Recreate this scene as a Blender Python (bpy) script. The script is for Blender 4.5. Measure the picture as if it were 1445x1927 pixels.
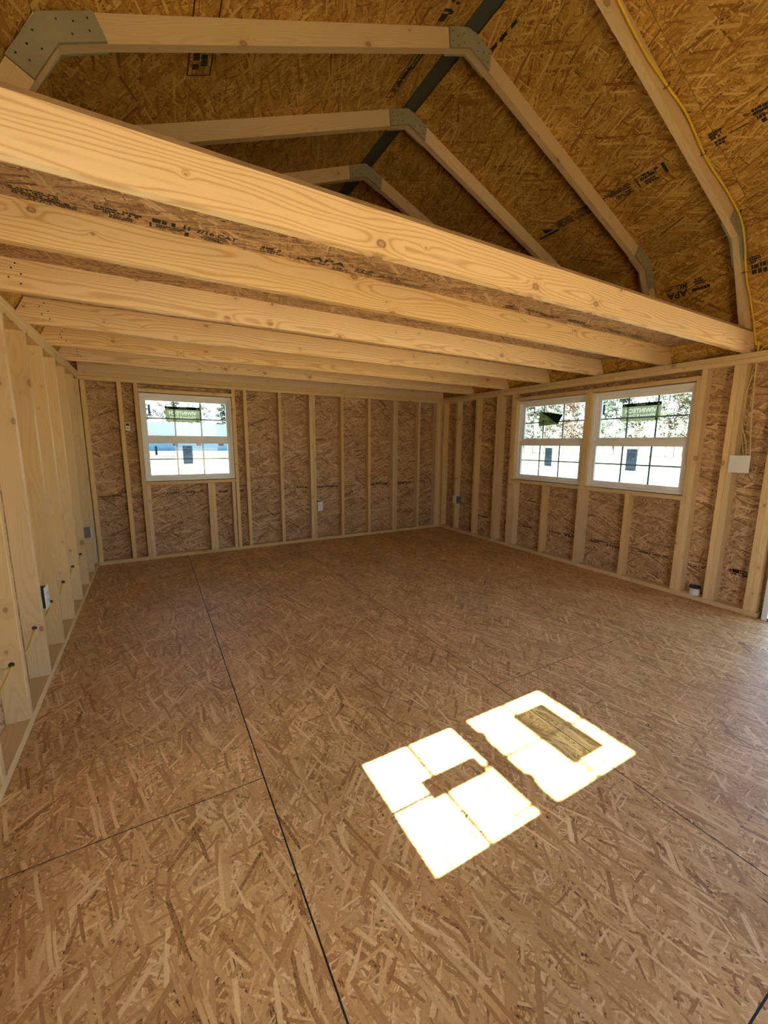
import bpy, bmesh, math, random
from mathutils import Matrix, Vector
import numpy as np

for o in list(bpy.data.objects):
    bpy.data.objects.remove(o)
scene = bpy.context.scene
COL = scene.collection

# ------------------------------------------------------------------ camera
F_PX, YAW, PITCH, ROLL = 766.67, 0.5162, 0.1648, 0.0066
CAM = Vector((0.5547, -4.9969, 1.2614))
W, ZP, H2 = 4.3887, 1.8595, 0.0381          # room width, top-plate underside, 2x thickness
_f = Vector((math.sin(YAW) * math.cos(PITCH), math.cos(YAW) * math.cos(PITCH), -math.sin(PITCH)))
_r = Vector((math.cos(YAW), -math.sin(YAW), 0))
_u = _r.cross(_f)
_c, _s = math.cos(ROLL), math.sin(ROLL)
RIGHT, UP = _c * _r + _s * _u, -_s * _r + _c * _u
cd = bpy.data.cameras.new('camera')
cd.sensor_fit = 'VERTICAL'; cd.sensor_height = 36.0; cd.lens = F_PX * 36.0 / 1927.0
cd.clip_start = 0.02; cd.clip_end = 600
cam = bpy.data.objects.new('camera', cd)
M = Matrix.Identity(4)
for i in range(3):
    M[i][0], M[i][1], M[i][2], M[i][3] = RIGHT[i], UP[i], -_f[i], CAM[i]
cam.matrix_world = M
COL.objects.link(cam); scene.camera = cam

def on_plane(px, py, axis, val):
    """photo pixel -> point on the plane axis = val"""
    d = RIGHT * ((px - 722.5) / F_PX) - UP * ((py - 963.5) / F_PX) + _f
    t = (val - CAM[axis]) / d[axis]
    return CAM + d * t

# ------------------------------------------------------------------ light
SUN_TAN = 0.735
SUN_EL = math.atan(SUN_TAN)
wd = bpy.data.worlds.new('sky'); scene.world = wd; wd.use_nodes = True
nt = wd.node_tree; nt.nodes.clear()
sky = nt.nodes.new('ShaderNodeTexSky'); sky.sky_type = 'NISHITA'; sky.sun_disc = False
sky.sun_elevation = SUN_EL; sky.sun_rotation = math.radians(-90)
bg = nt.nodes.new('ShaderNodeBackground'); bg.inputs['Strength'].default_value = 0.30
wo = nt.nodes.new('ShaderNodeOutputWorld')
nt.links.new(sky.outputs[0], bg.inputs['Color']); nt.links.new(bg.outputs[0], wo.inputs['Surface'])
sl = bpy.data.lights.new('sun', 'SUN'); sl.energy = 42.0; sl.angle = 0.0093; sl.color = (1.0, 0.93, 0.82)
so = bpy.data.objects.new('sun', sl)
so.rotation_euler = Vector((math.cos(SUN_EL), 0, -math.sin(SUN_EL))).to_track_quat('-Z', 'Y').to_euler()
so.location = (-20, -4, 15); COL.objects.link(so)
vs = scene.view_settings
vs.view_transform = 'Standard'; vs.look = 'None'; vs.gamma = 1.0; vs.use_curve_mapping = False
vs.exposure = 2.3
scene.cycles.diffuse_bounces = 6
scene.cycles.max_bounces = 10
scene.cycles.transparent_max_bounces = 16
scene.cycles.sample_clamp_indirect = 30

# ------------------------------------------------------------------ materials
def new_mat(name):
    m = bpy.data.materials.new(name); m.use_nodes = True
    n = m.node_tree; n.nodes.clear()
    out = n.nodes.new('ShaderNodeOutputMaterial')
    return m, n, out

def N(nt, typ, **kw):
    n = nt.nodes.new(typ)
    for k, v in kw.items():
        setattr(n, k, v)
    return n

def math_n(nt, op, a, b=None, c=None, clamp=False):
    n = nt.nodes.new('ShaderNodeMath'); n.operation = op; n.use_clamp = clamp
    for i, v in enumerate((a, b, c)):
        if v is None: continue
        if hasattr(v, 'is_linked') or hasattr(v, 'links'): nt.links.new(v, n.inputs[i])
        else: n.inputs[i].default_value = v
    return n.outputs[0]

def plain(name, col, rough=0.5, metallic=0.0, noise=0.0, spec=0.5):
    m, nt, out = new_mat(name)
    b = N(nt, 'ShaderNodeBsdfPrincipled')
    b.inputs['Base Color'].default_value = (*col, 1); b.inputs['Roughness'].default_value = rough
    b.inputs['Metallic'].default_value = metallic; b.inputs['Specular IOR Level'].default_value = spec
    if noise:
        tc = N(nt, 'ShaderNodeTexCoord'); nz = N(nt, 'ShaderNodeTexNoise'); nz.inputs['Scale'].default_value = 9
        nz.inputs['Detail'].default_value = 4
        nt.links.new(tc.outputs['Object'], nz.inputs['Vector'])
        mx = N(nt, 'ShaderNodeMix', data_type='RGBA')
        mx.inputs[6].default_value = (*[c * (1 - noise) for c in col], 1)
        mx.inputs[7].default_value = (*[min(1, c * (1 + noise)) for c in col], 1)
        nt.links.new(nz.outputs['Fac'], mx.inputs[0]); nt.links.new(mx.outputs[2], b.inputs['Base Color'])
    nt.links.new(b.outputs[0], out.inputs['Surface'])
    return m

def osb(name, ramp, size=1.0, rough=0.55, spec=0.3, turn=0.0):
    """oriented strand board: layers of overlapping long flakes at different angles"""
    m, nt, out = new_mat(name)
    L = nt.links
    tc = N(nt, 'ShaderNodeTexCoord'); oi = N(nt, 'ShaderNodeObjectInfo')
    off = N(nt, 'ShaderNodeVectorMath', operation='SCALE'); off.inputs[0].default_value = (37, 61, 0)
    L.new(oi.outputs['Random'], off.inputs['Scale'])
    base = N(nt, 'ShaderNodeVectorMath', operation='ADD')
    L.new(tc.outputs['Object'], base.inputs[0]); L.new(off.outputs[0], base.inputs[1])
    wn = N(nt, 'ShaderNodeTexNoise', noise_dimensions='2D'); wn.inputs['Scale'].default_value = 5; wn.inputs['Detail'].default_value = 1
    L.new(base.outputs[0], wn.inputs['Vector'])
    ws = N(nt, 'ShaderNodeVectorMath', operation='MULTIPLY_ADD')
    ws.inputs[1].default_value = (0.012, 0.012, 0); L.new(wn.outputs['Color'], ws.inputs[0]); L.new(base.outputs[0], ws.inputs[2])
    gn = N(nt, 'ShaderNodeTexNoise', noise_dimensions='2D'); gn.inputs['Scale'].default_value = 160 / size; gn.inputs['Detail'].default_value = 2
    L.new(ws.outputs[0], gn.inputs['Vector'])
    grain = math_n(nt, 'MULTIPLY_ADD', gn.outputs['Fac'], 0.30, -0.15)
    layers = [(14, .085, .0065, 0), (-52, .085, .0068, .40), (60, .095, .0078, .50), (-24, .120, .0095, .52),
              (38, .140, .0120, .56), (-76, .120, .0095, .72), (4, .180, .0165, .66), (-38, .165, .0180, .70), (22, .190, .0130, .70)]
    tone = None
    for k, (ang, ln, wdt, th) in enumerate(layers):
        mp = N(nt, 'ShaderNodeMapping', vector_type='TEXTURE')
        mp.inputs['Rotation'].default_value = (0, 0, math.radians(ang + turn))
        mp.inputs['Location'].default_value = (k * 3.17, k * 1.93, 0)
        mp.inputs['Scale'].default_value = (ln * size, wdt * size, 1)
        L.new(ws.outputs[0], mp.inputs['Vector'])
        vo = N(nt, 'ShaderNodeTexVoronoi', voronoi_dimensions='2D', feature='F1', distance='CHEBYCHEV'); vo.inputs['Scale'].default_value = 1.0
        L.new(mp.outputs[0], vo.inputs['Vector'])
        sp = N(nt, 'ShaderNodeSeparateColor'); L.new(vo.outputs['Color'], sp.inputs[0])
        # flake tone = random per flake, a little darker toward the flake's edge
        t3 = math_n(nt, 'MULTIPLY_ADD', vo.outputs['Distance'], -0.20, math_n(nt, 'MULTIPLY_ADD', sp.outputs[0], 0.85, 0.12))
        if tone is None:
            tone = t3
        else:
            lim = math_n(nt, 'MULTIPLY_ADD', sp.outputs[2], 0.25, 0.25)
            msk = math_n(nt, 'MULTIPLY', math_n(nt, 'GREATER_THAN', sp.outputs[1], th), math_n(nt, 'LESS_THAN', vo.outputs['Distance'], lim))
            mx = N(nt, 'ShaderNodeMix', data_type='FLOAT')
            L.new(msk, mx.inputs[0]); L.new(tone, mx.inputs[2]); L.new(t3, mx.inputs[3])
            tone = mx.outputs[0]
    tone = math_n(nt, 'ADD', tone, grain)
    cr = N(nt, 'ShaderNodeValToRGB')
    els = cr.color_ramp.elements
    while len(els) < len(ramp): els.new(0.5)
    for e, (p, c) in zip(els, ramp):
        e.position = p; e.color = (*c, 1)
    L.new(tone, cr.inputs[0])
    # broad mottling of resin and weathering
    bn = N(nt, 'ShaderNodeTexNoise', noise_dimensions='2D'); bn.inputs['Scale'].default_value = 2.2; bn.inputs['Detail'].default_value = 3
    L.new(base.outputs[0], bn.inputs['Vector'])
    bs = math_n(nt, 'MULTIPLY_ADD', bn.outputs['Fac'], 0.5, 0.75)
    hv = N(nt, 'ShaderNodeVectorMath', operation='SCALE'); L.new(cr.outputs[0], hv.inputs[0]); L.new(bs, hv.inputs['Scale'])
    b = N(nt, 'ShaderNodeBsdfPrincipled'); b.inputs['Roughness'].default_value = rough
    b.inputs['Specular IOR Level'].default_value = spec
    L.new(hv.outputs[0], b.inputs['Base Color'])
    L.new(b.outputs[0], out.inputs['Surface'])
    return m

def lumber(name, light, dark, knot=(0.16, 0.075, 0.03), rings=0.010, contrast=0.55, knots=0.45):
    """pine: local X runs along the board; growth rings, knots, per-board tint"""
    m, nt, out = new_mat(name)
    L = nt.links
    tc = N(nt, 'ShaderNodeTexCoord'); oi = N(nt, 'ShaderNodeObjectInfo'); rnd = oi.outputs['Random']
    sep = N(nt, 'ShaderNodeSeparateXYZ'); L.new(tc.outputs['Object'], sep.inputs[0])
    X, Y, Z = sep.outputs
    xo = math_n(nt, 'MULTIPLY_ADD', rnd, 83.0, X)
    r2 = math_n(nt, 'FRACT', math_n(nt, 'MULTIPLY', rnd, 71.3))
    r3 = math_n(nt, 'FRACT', math_n(nt, 'MULTIPLY', rnd, 171.7))
    ss = math_n(nt, 'ADD', Y, Z)
    kc = N(nt, 'ShaderNodeCombineXYZ'); L.new(math_n(nt, 'MULTIPLY', xo, 0.8), kc.inputs[0])
    L.new(math_n(nt, 'MULTIPLY_ADD', r2, 9.0, math_n(nt, 'MULTIPLY', ss, 1.2)), kc.inputs[1])
    kv = N(nt, 'ShaderNodeTexVoronoi', voronoi_dimensions='2D'); kv.inputs['Scale'].default_value = 6.0
    L.new(kc.outputs[0], kv.inputs['Vector'])
    ks = N(nt, 'ShaderNodeSeparateColor'); L.new(kv.outputs['Color'], ks.inputs[0])
    on = math_n(nt, 'GREATER_THAN', ks.outputs[0], 1 - knots)
    rad = math_n(nt, 'MULTIPLY_ADD', math_n(nt, 'POWER', ks.outputs[1], 3.0), 0.085, 0.022)
    kd = math_n(nt, 'DIVIDE', kv.outputs['Distance'], rad)
    km = N(nt, 'ShaderNodeMapRange', interpolation_type='SMOOTHSTEP'); km.inputs[1].default_value = 0.75; km.inputs[2].default_value = 1.15
    km.inputs[3].default_value = 1; km.inputs[4].default_value = 0
    L.new(kd, km.inputs[0])
    kring = math_n(nt, 'MULTIPLY_ADD', math_n(nt, 'POWER', math_n(nt, 'MINIMUM', kd, 1.0), 2.0), 0.65, 0.35)
    kmask = math_n(nt, 'MULTIPLY', math_n(nt, 'MULTIPLY', km.outputs[0], on), kring)
    halo = math_n(nt, 'MULTIPLY', math_n(nt, 'POWER', 2.718, math_n(nt, 'MULTIPLY', kd, -0.55)), on)
    # rings
    nc = N(nt, 'ShaderNodeCombineXYZ'); L.new(math_n(nt, 'MULTIPLY', xo, 0.75), nc.inputs[0])
    L.new(math_n(nt, 'MULTIPLY', Y, 5.0), nc.inputs[1]); L.new(math_n(nt, 'MULTIPLY', Z, 5.0), nc.inputs[2])
    nz = N(nt, 'ShaderNodeTexNoise'); nz.inputs['Scale'].default_value = 1.6; nz.inputs['Detail'].default_value = 2
    L.new(nc.outputs[0], nz.inputs['Vector'])
    yy = math_n(nt, 'ADD', Y, math_n(nt, 'MULTIPLY_ADD', r2, 0.10, -0.05))
    zz = math_n(nt, 'ADD', Z, math_n(nt, 'MULTIPLY_ADD', r3, 0.10, -0.05))
    rr = math_n(nt, 'SQRT', math_n(nt, 'ADD', math_n(nt, 'POWER', yy, 2.0), math_n(nt, 'POWER', zz, 2.0)))
    rd = math_n(nt, 'ADD', rr, math_n(nt, 'MULTIPLY', nz.outputs['Fac'], 0.105))
    rd = math_n(nt, 'ADD', rd, math_n(nt, 'MULTIPLY', halo, 0.030))
    sn = math_n(nt, 'MULTIPLY_ADD', math_n(nt, 'SINE', math_n(nt, 'MULTIPLY', rd, 6.2832 / rings)), 0.5, 0.5)
    sn = math_n(nt, 'POWER', sn, 3.4)
    fc = N(nt, 'ShaderNodeCombineXYZ'); L.new(math_n(nt, 'MULTIPLY', xo, 6.0), fc.inputs[0])
    L.new(math_n(nt, 'MULTIPLY', Y, 320.0), fc.inputs[1]); L.new(math_n(nt, 'MULTIPLY', Z, 320.0), fc.inputs[2])
    fn = N(nt, 'ShaderNodeTexNoise'); fn.inputs['Scale'].default_value = 1; fn.inputs['Detail'].default_value = 2
    L.new(fc.outputs[0], fn.inputs['Vector'])
    fac = math_n(nt, 'ADD', math_n(nt, 'MULTIPLY', sn, contrast), math_n(nt, 'MULTIPLY_ADD', fn.outputs['Fac'], 0.5, -0.2), clamp=True)
    mx = N(nt, 'ShaderNodeMix', data_type='RGBA'); L.new(fac, mx.inputs[0])
    mx.inputs[6].default_value = (*light, 1); mx.inputs[7].default_value = (*dark, 1)
    mk = N(nt, 'ShaderNodeMix', data_type='RGBA'); L.new(math_n(nt, 'MULTIPLY', kmask, 0.8), mk.inputs[0])
    L.new(mx.outputs[2], mk.inputs[6]); mk.inputs[7].default_value = (*knot, 1)
    mh = N(nt, 'ShaderNodeMix', data_type='RGBA', blend_type='MULTIPLY')
    L.new(math_n(nt, 'MULTIPLY', halo, 0.45, clamp=True), mh.inputs[0]); L.new(mk.outputs[2], mh.inputs[6]); mh.inputs[7].default_value = (0.62, 0.42, 0.24, 1)
    hsv = N(nt, 'ShaderNodeHueSaturation')
    L.new(math_n(nt, 'MULTIPLY_ADD', r3, 0.22, 0.88), hsv.inputs['Value']); L.new(math_n(nt, 'MULTIPLY_ADD', r2, 0.2, 0.9), hsv.inputs['Saturation'])
    L.new(mh.outputs[2], hsv.inputs['Color'])
    b = N(nt, 'ShaderNodeBsdfPrincipled'); b.inputs['Roughness'].default_value = 0.5; b.inputs['Specular IOR Level'].default_value = 0.35
    L.new(hsv.outputs[0], b.inputs['Base Color'])
    L.new(b.outputs[0], out.inputs['Surface'])
    return m

def glass_mat(name, tint=(0.66, 0.72, 0.74)):
    m, nt, out = new_mat(name)
    tr = N(nt, 'ShaderNodeBsdfTransparent'); tr.inputs[0].default_value = (*tint, 1)
    gl = N(nt, 'ShaderNodeBsdfGlossy'); gl.inputs['Roughness'].default_value = 0.02
    fr = N(nt, 'ShaderNodeFresnel'); fr.inputs[0].default_value = 1.45
    mx = N(nt, 'ShaderNodeMixShader'); nt.links.new(fr.outputs[0], mx.inputs[0])
    nt.links.new(tr.outputs[0], mx.inputs[1]); nt.links.new(gl.outputs[0], mx.inputs[2])
    nt.links.new(mx.outputs[0], out.inputs['Surface'])
    return m

def film_mat(name, col, trans=0.5, clear=0.25):
    m, nt, out = new_mat(name)
    d = N(nt, 'ShaderNodeBsdfDiffuse'); d.inputs[0].default_value = (*col, 1)
    t = N(nt, 'ShaderNodeBsdfTranslucent'); t.inputs[0].default_value = (*col, 1)
    c = N(nt, 'ShaderNodeBsdfTransparent'); c.inputs[0].default_value = (*[min(1, x * 1.6) for x in col], 1)
    a = N(nt, 'ShaderNodeMixShader'); a.inputs[0].default_value = trans
    b = N(nt, 'ShaderNodeMixShader'); b.inputs[0].default_value = clear
    nt.links.new(d.outputs[0], a.inputs[1]); nt.links.new(t.outputs[0], a.inputs[2])
    nt.links.new(a.outputs[0], b.inputs[1]); nt.links.new(c.outputs[0], b.inputs[2])
    nt.links.new(b.outputs[0], out.inputs['Surface'])
    return m

RAMP_FLOOR = [(0.0, (0.08, 0.034, 0.010)), (0.08, (0.40, 0.205, 0.070)), (0.38, (0.59, 0.350, 0.138)),
              (0.70, (0.71, 0.460, 0.200)), (1.0, (0.92, 0.70, 0.38))]
RAMP_WALL = [(0.0, (0.08, 0.038, 0.018)), (0.13, (0.27, 0.145, 0.068)), (0.40, (0.44, 0.270, 0.138)),
             (0.7, (0.56, 0.370, 0.200)), (1.0, (0.75, 0.54, 0.32))]
RAMP_ROOF = [(0.0, (0.10, 0.032, 0.005)), (0.12, (0.28, 0.120, 0.018)), (0.42, (0.45, 0.235, 0.042)),
             (0.72, (0.57, 0.335, 0.075)), (1.0, (0.72, 0.50, 0.16))]
MAT = dict(
    osb_floor=osb('osb_floor', RAMP_FLOOR, 1.0, rough=0.5, spec=0.35, turn=82),
    osb_wall=osb('osb_wall', RAMP_WALL, 1.15),
    osb_roof=osb('osb_roof', RAMP_ROOF, 1.0),
    pine=lumber('pine', (0.86, 0.645, 0.37), (0.62, 0.37, 0.15), contrast=0.7, rings=0.012),
    stud=lumber('pine_stud', (0.75, 0.56, 0.295), (0.61, 0.405, 0.175), contrast=0.4, rings=0.007, knots=0.5),
    gusset=plain('grey_green_gusset', (0.33, 0.30, 0.175), 0.8, noise=0.25),
    nail=plain('nail_steel', (0.03, 0.028, 0.025), 0.5, 0.6),
    ridge=plain('ridge_underlay', (0.075, 0.078, 0.055), 0.7),
    ink=plain('black_ink', (0.022, 0.017, 0.010), 0.8),
    vinyl=plain('white_vinyl', (0.82, 0.84, 0.86), 0.35),
    muntin=plain('grille_bar', (0.50, 0.53, 0.57), 0.4),
    glass=glass_mat('window_glass'),
    film_green=film_mat('green_film', (0.30, 0.35, 0.185), 0.70, 0.05),
    film_dark=film_mat('dark_green_film', (0.03, 0.06, 0.045), 0.5, 0.04),
    film_white=film_mat('white_film', (0.80, 0.84, 0.76), 0.65, 0.02),
    film_yellow=film_mat('pale_yellow_film', (0.75, 0.78, 0.42), 0.6, 0.03),
    film_blue=film_mat('blue_grey_film', (0.40, 0.52, 0.62), 0.6, 0.05),
    film_blue2=film_mat('dark_blue_grey_film', (0.20, 0.28, 0.38), 0.5, 0.05),
    plastic=plain('white_plastic', (0.80, 0.80, 0.80), 0.35),
    slot=plain('dark_slot', (0.03, 0.03, 0.03), 0.6),
    bluebox=plain('blue_black_plastic', (0.022, 0.028, 0.045), 0.5),
    steel=plain('galvanised_box', (0.20, 0.21, 0.22), 0.5, 0.3, noise=0.15),
    cable=plain('yellow_cable', (0.72, 0.50, 0.03), 0.4, noise=0.1),
    cable_pale=plain('pale_yellow_cable', (0.72, 0.62, 0.26), 0.45, noise=0.1),
    staple=plain('staple', (0.10, 0.08, 0.06), 0.5, 0.4),
    siding=plain('exterior_siding', (0.42, 0.40, 0.36), 0.7, noise=0.1),
    shingle=plain('roof_shingle', (0.06, 0.065, 0.075), 0.9, noise=0.4),
    deck_edge=plain('rough_cut_edge', (0.26, 0.155, 0.065), 0.9, noise=0.5),
    chip=plain('pale_wood_chip', (0.8, 0.72, 0.55), 0.6, noise=0.15),
    seam=plain('black_seam_adhesive', (0.018, 0.02, 0.028), 0.6),
)

# ------------------------------------------------------------------ object helpers
WM = {}
def place(o, mat=None, parent=None, M=None):
    M = M or Matrix.Identity(4)
    COL.objects.link(o)
    WM[o] = M
    if parent is not None:
        o.parent = parent
        o.matrix_local = WM[parent].inverted() @ M
    else:
        o.matrix_world = M
    if mat is not None and o.type == 'MESH':
        if not o.data.materials: o.data.materials.append(mat if not isinstance(mat, str) else MAT[mat])
    return o

def tag(o, label=None, cat=None, group=None, kind=None):
    if label: o['label'] = label
    if cat: o['category'] = cat
    if group: o['group'] = group
    if kind: o['kind'] = kind
    return o

def empty(name, loc, label=None, cat=None, group=None, kind=None):
    o = bpy.data.objects.new(name, None); o.empty_display_size = 0.1
    place(o, M=Matrix.Translation(Vector(loc)))
    return tag(o, label, cat, group, kind)

def mesh_from(name, verts, faces):
    me = bpy.data.meshes.new(name); me.from_pydata([tuple(v) for v in verts], [], faces); me.update()
    return me

def obj(name, me, mat, parent=None, M=None):
    return place(bpy.data.objects.new(name, me), mat, parent, M)

BOX_F = [(0, 3, 2, 1), (4, 5, 6, 7), (0, 1, 5, 4), (1, 2, 6, 5), (2, 3, 7, 6), (3, 0, 4, 7)]
class MB:
    """collects boxes / prisms / quads into one mesh"""
    def __init__(s): s.v = []; s.f = []
    def box(s, x0, x1, y0, y1, z0, z1):
        b = len(s.v)
        s.v += [(x0, y0, z0), (x1, y0, z0), (x1, y1, z0), (x0, y1, z0), (x0, y0, z1), (x1, y0, z1), (x1, y1, z1), (x0, y1, z1)]
        s.f += [tuple(b + i for i in f) for f in BOX_F]; return s
    def poly(s, pts):
        b = len(s.v); s.v += [tuple(p) for p in pts]; s.f.append(tuple(range(b, b + len(pts)))); return s
    def prism(s, pts2, y0, y1):
        """polygon in x,z extruded along y"""
        b = len(s.v); n = len(pts2)
        s.v += [(p[0], y0, p[1]) for p in pts2] + [(p[0], y1, p[1]) for p in pts2]
        s.f.append(tuple(range(b, b + n))); s.f.append(tuple(range(b + 2 * n - 1, b + n - 1, -1)))
        s.f += [(b + i, b + n + i, b + n + (i + 1) % n, b + (i + 1) % n) for i in range(n)]; return s
    def ring(s, x0, x1, z0, z1, l, r, bt, tp, y0, y1):
        s.box(x0, x0 + l, y0, y1, z0, z1); s.box(x1 - r, x1, y0, y1, z0, z1)
        s.box(x0 + l, x1 - r, y0, y1, z0, z0 + bt); s.box(x0 + l, x1 - r, y0, y1, z1 - tp, z1); return s
    def cyl(s, c, axis, r, h, n=14, r2=None):
        """cylinder from c along axis (0,1,2) of length h"""
        b = len(s.v); r2 = r if r2 is None else r2
        for k, (hh, rr) in enumerate(((0, r), (h, r2))):
            for i in range(n):
                a = 2 * math.pi * i / n; p = [0, 0, 0]
                p[axis] = hh; p[(axis + 1) % 3] = rr * math.cos(a); p[(axis + 2) % 3] = rr * math.sin(a)
                s.v.append((c[0] + p[0], c[1] + p[1], c[2] + p[2]))
        s.f.append(tuple(b + i for i in reversed(range(n)))); s.f.append(tuple(b + n + i for i in range(n)))
        s.f += [(b + i, b + (i + 1) % n, b + n + (i + 1) % n, b + n + i) for i in range(n)]; return s
    def mesh(s, name='m'):
        me = mesh_from(name, s.v, s.f)
        bm = bmesh.new(); bm.from_mesh(me); bmesh.ops.recalc_face_normals(bm, faces=bm.faces); bm.to_mesh(me); bm.free()
        return me
    def build(s, name, mat, parent=None, M=None): return obj(name, s.mesh(name), mat, parent, M)

_cache = {}
def board_mesh(L, a, b, bev, mat):
    key = (round(L, 3), round(a, 4), round(b, 4), mat)
    if key not in _cache:
        bm = bmesh.new(); bmesh.ops.create_cube(bm, size=1.0)
        for v in bm.verts: v.co = (v.co.x * L, v.co.y * a, v.co.z * b)
        if bev: bmesh.ops.bevel(bm, geom=list(bm.edges), offset=bev, segments=1, affect='EDGES')
        me = bpy.data.meshes.new('board'); bm.to_mesh(me); bm.free(); me.materials.append(MAT[mat])
        _cache[key] = me
    return _cache[key]

def board(name, x0, x1, y0, y1, z0, z1, mat='stud', parent=None, bev=0.0025):
    """axis aligned lumber; local X = longest side"""
    d = (x1 - x0, y1 - y0, z1 - z0); k = max(range(3), key=lambda i: d[i])
    ax = [Vector(v) for v in ((1, 0, 0), (0, 1, 0), (0, 0, 1))]
    A = ax[k]; B = ax[(k + 1) % 3]; C = ax[(k + 2) % 3]
    Mx = Matrix.Identity(4); c = ((x0 + x1) / 2, (y0 + y1) / 2, (z0 + z1) / 2)
    for i in range(3): Mx[i][0], Mx[i][1], Mx[i][2], Mx[i][3] = A[i], B[i], C[i], c[i]
    return place(bpy.data.objects.new(name, board_mesh(d[k], d[(k + 1) % 3], d[(k + 2) % 3], bev, mat)), None, parent, Mx)

def frame_m(origin, X, Y, Z=None):
    X = Vector(X).normalized(); Y = Vector(Y).normalized(); Z = X.cross(Y) if Z is None else Vector(Z)
    Mx = Matrix.Identity(4)
    for i in range(3): Mx[i][0], Mx[i][1], Mx[i][2], Mx[i][3] = X[i], Y[i], Z[i], origin[i]
    return Mx

def slanted(name, pts, y0, y1, p, q, mat, parent):
    """lumber whose side outline pts lies in the x-z plane; local X along p->q"""
    o = Vector((p[0], (y0 + y1) / 2, p[1])); X = Vector((q[0] - p[0], 0, q[1] - p[1])).normalized(); Y = Vector((0, 1, 0))
    Mx = frame_m(o, X, Y); inv = Mx.inverted()
    mb = MB(); mb.prism(pts, y0, y1)
    mb.v = [tuple(inv @ Vector(v)) for v in mb.v]
    return mb.build(name, mat, parent, Mx)

def panel(name, u0, u1, v0, v1, thick, Mx, mat, parent, holes=()):
    """sheet in the local X-Y plane of Mx (top face z=0, going down by thick) with rectangular holes"""
    us = sorted({u0, u1, *[min(max(h, u0), u1) for ho in holes for h in ho[:2]]})
    vs_ = sorted({v0, v1, *[min(max(h, v0), v1) for ho in holes for h in ho[2:]]})
    cells = set()
    for i in range(len(us) - 1):
        for j in range(len(vs_) - 1):
            cu, cv = (us[i] + us[i + 1]) / 2, (vs_[j] + vs_[j + 1]) / 2
            if us[i + 1] - us[i] < 1e-5 or vs_[j + 1] - vs_[j] < 1e-5: continue
            if any(h[0] < cu < h[1] and h[2] < cv < h[3] for h in holes): continue
            cells.add((i, j))
    if not cells: return None
    vid = {}; V = []; Fc = []
    def vert(i, j, t):
        if (i, j, t) not in vid:
            vid[(i, j, t)] = len(V); V.append((us[i], vs_[j], -thick * t))
        return vid[(i, j, t)]
    for i, j in cells:
        Fc.append((vert(i, j, 0), vert(i + 1, j, 0), vert(i + 1, j + 1, 0), vert(i, j + 1, 0)))
        Fc.append((vert(i, j, 1), vert(i, j + 1, 1), vert(i + 1, j + 1, 1), vert(i + 1, j, 1)))
        for di, dj, a, b in ((-1, 0, (i, j + 1), (i, j)), (1, 0, (i + 1, j), (i + 1, j + 1)), (0, -1, (i, j), (i + 1, j)), (0, 1, (i + 1, j + 1), (i, j + 1))):
            if (i + di, j + dj) not in cells:
                Fc.append((vert(*a, 0), vert(*a, 1), vert(*b, 1), vert(*b, 0)))
    return obj(name, mesh_from(name, V, Fc), mat, parent, Mx)

def tube(name, pts, r, mat, parent=None, n=8, flat=1.0, smooth=3):
    P = [Vector(p) for p in pts]
    for _ in range(smooth):                                   # Chaikin
        Q = [P[0]]
        for a, b in zip(P, P[1:]): Q += [a * .75 + b * .25, a * .25 + b * .75]
        Q.append(P[-1]); P = Q
    V = []; Fc = []
    t0 = (P[1] - P[0]).normalized(); nrm = t0.orthogonal().normalized()
    for i, p in enumerate(P):
        t = (P[min(i + 1, len(P) - 1)] - P[max(i - 1, 0)]).normalized()
        nrm = (nrm - t * nrm.dot(t)).normalized(); bn = t.cross(nrm)
        for k in range(n):
            a = 2 * math.pi * k / n
            V.append(p + nrm * (r * math.cos(a)) + bn * (r * flat * math.sin(a)))
    for i in range(len(P) - 1):
        for k in range(n):
            Fc.append((i * n + k, i * n + (k + 1) % n, (i + 1) * n + (k + 1) % n, (i + 1) * n + k))
    Fc.append(tuple(reversed(range(n)))); Fc.append(tuple((len(P) - 1) * n + k for k in range(n)))
    me = mesh_from(name, V, Fc)
    for p in me.polygons: p.use_smooth = True
    return obj(name, me, mat, parent)

_text = {}
def text_geom(s, bold=False):
    """(verts 2d, faces) of a string of cap height about 0.7"""
    if s not in _text:
        c = bpy.data.curves.new('txt', 'FONT'); c.body = s; c.size = 1.0; c.resolution_u = 2; c.offset = 0.03
        o = bpy.data.objects.new('txt', c); COL.objects.link(o)
        bpy.context.view_layer.update()
        me = bpy.data.meshes.new_from_object(o.evaluated_get(bpy.context.evaluated_depsgraph_get()))
        V = [(v.co.x, v.co.y) for v in me.vertices]; Fc = [tuple(p.vertices) for p in me.polygons]
        bpy.data.objects.remove(o); bpy.data.curves.remove(c); bpy.data.meshes.remove(me)
        _text[s] = (V, Fc)
    return _text[s]

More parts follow.
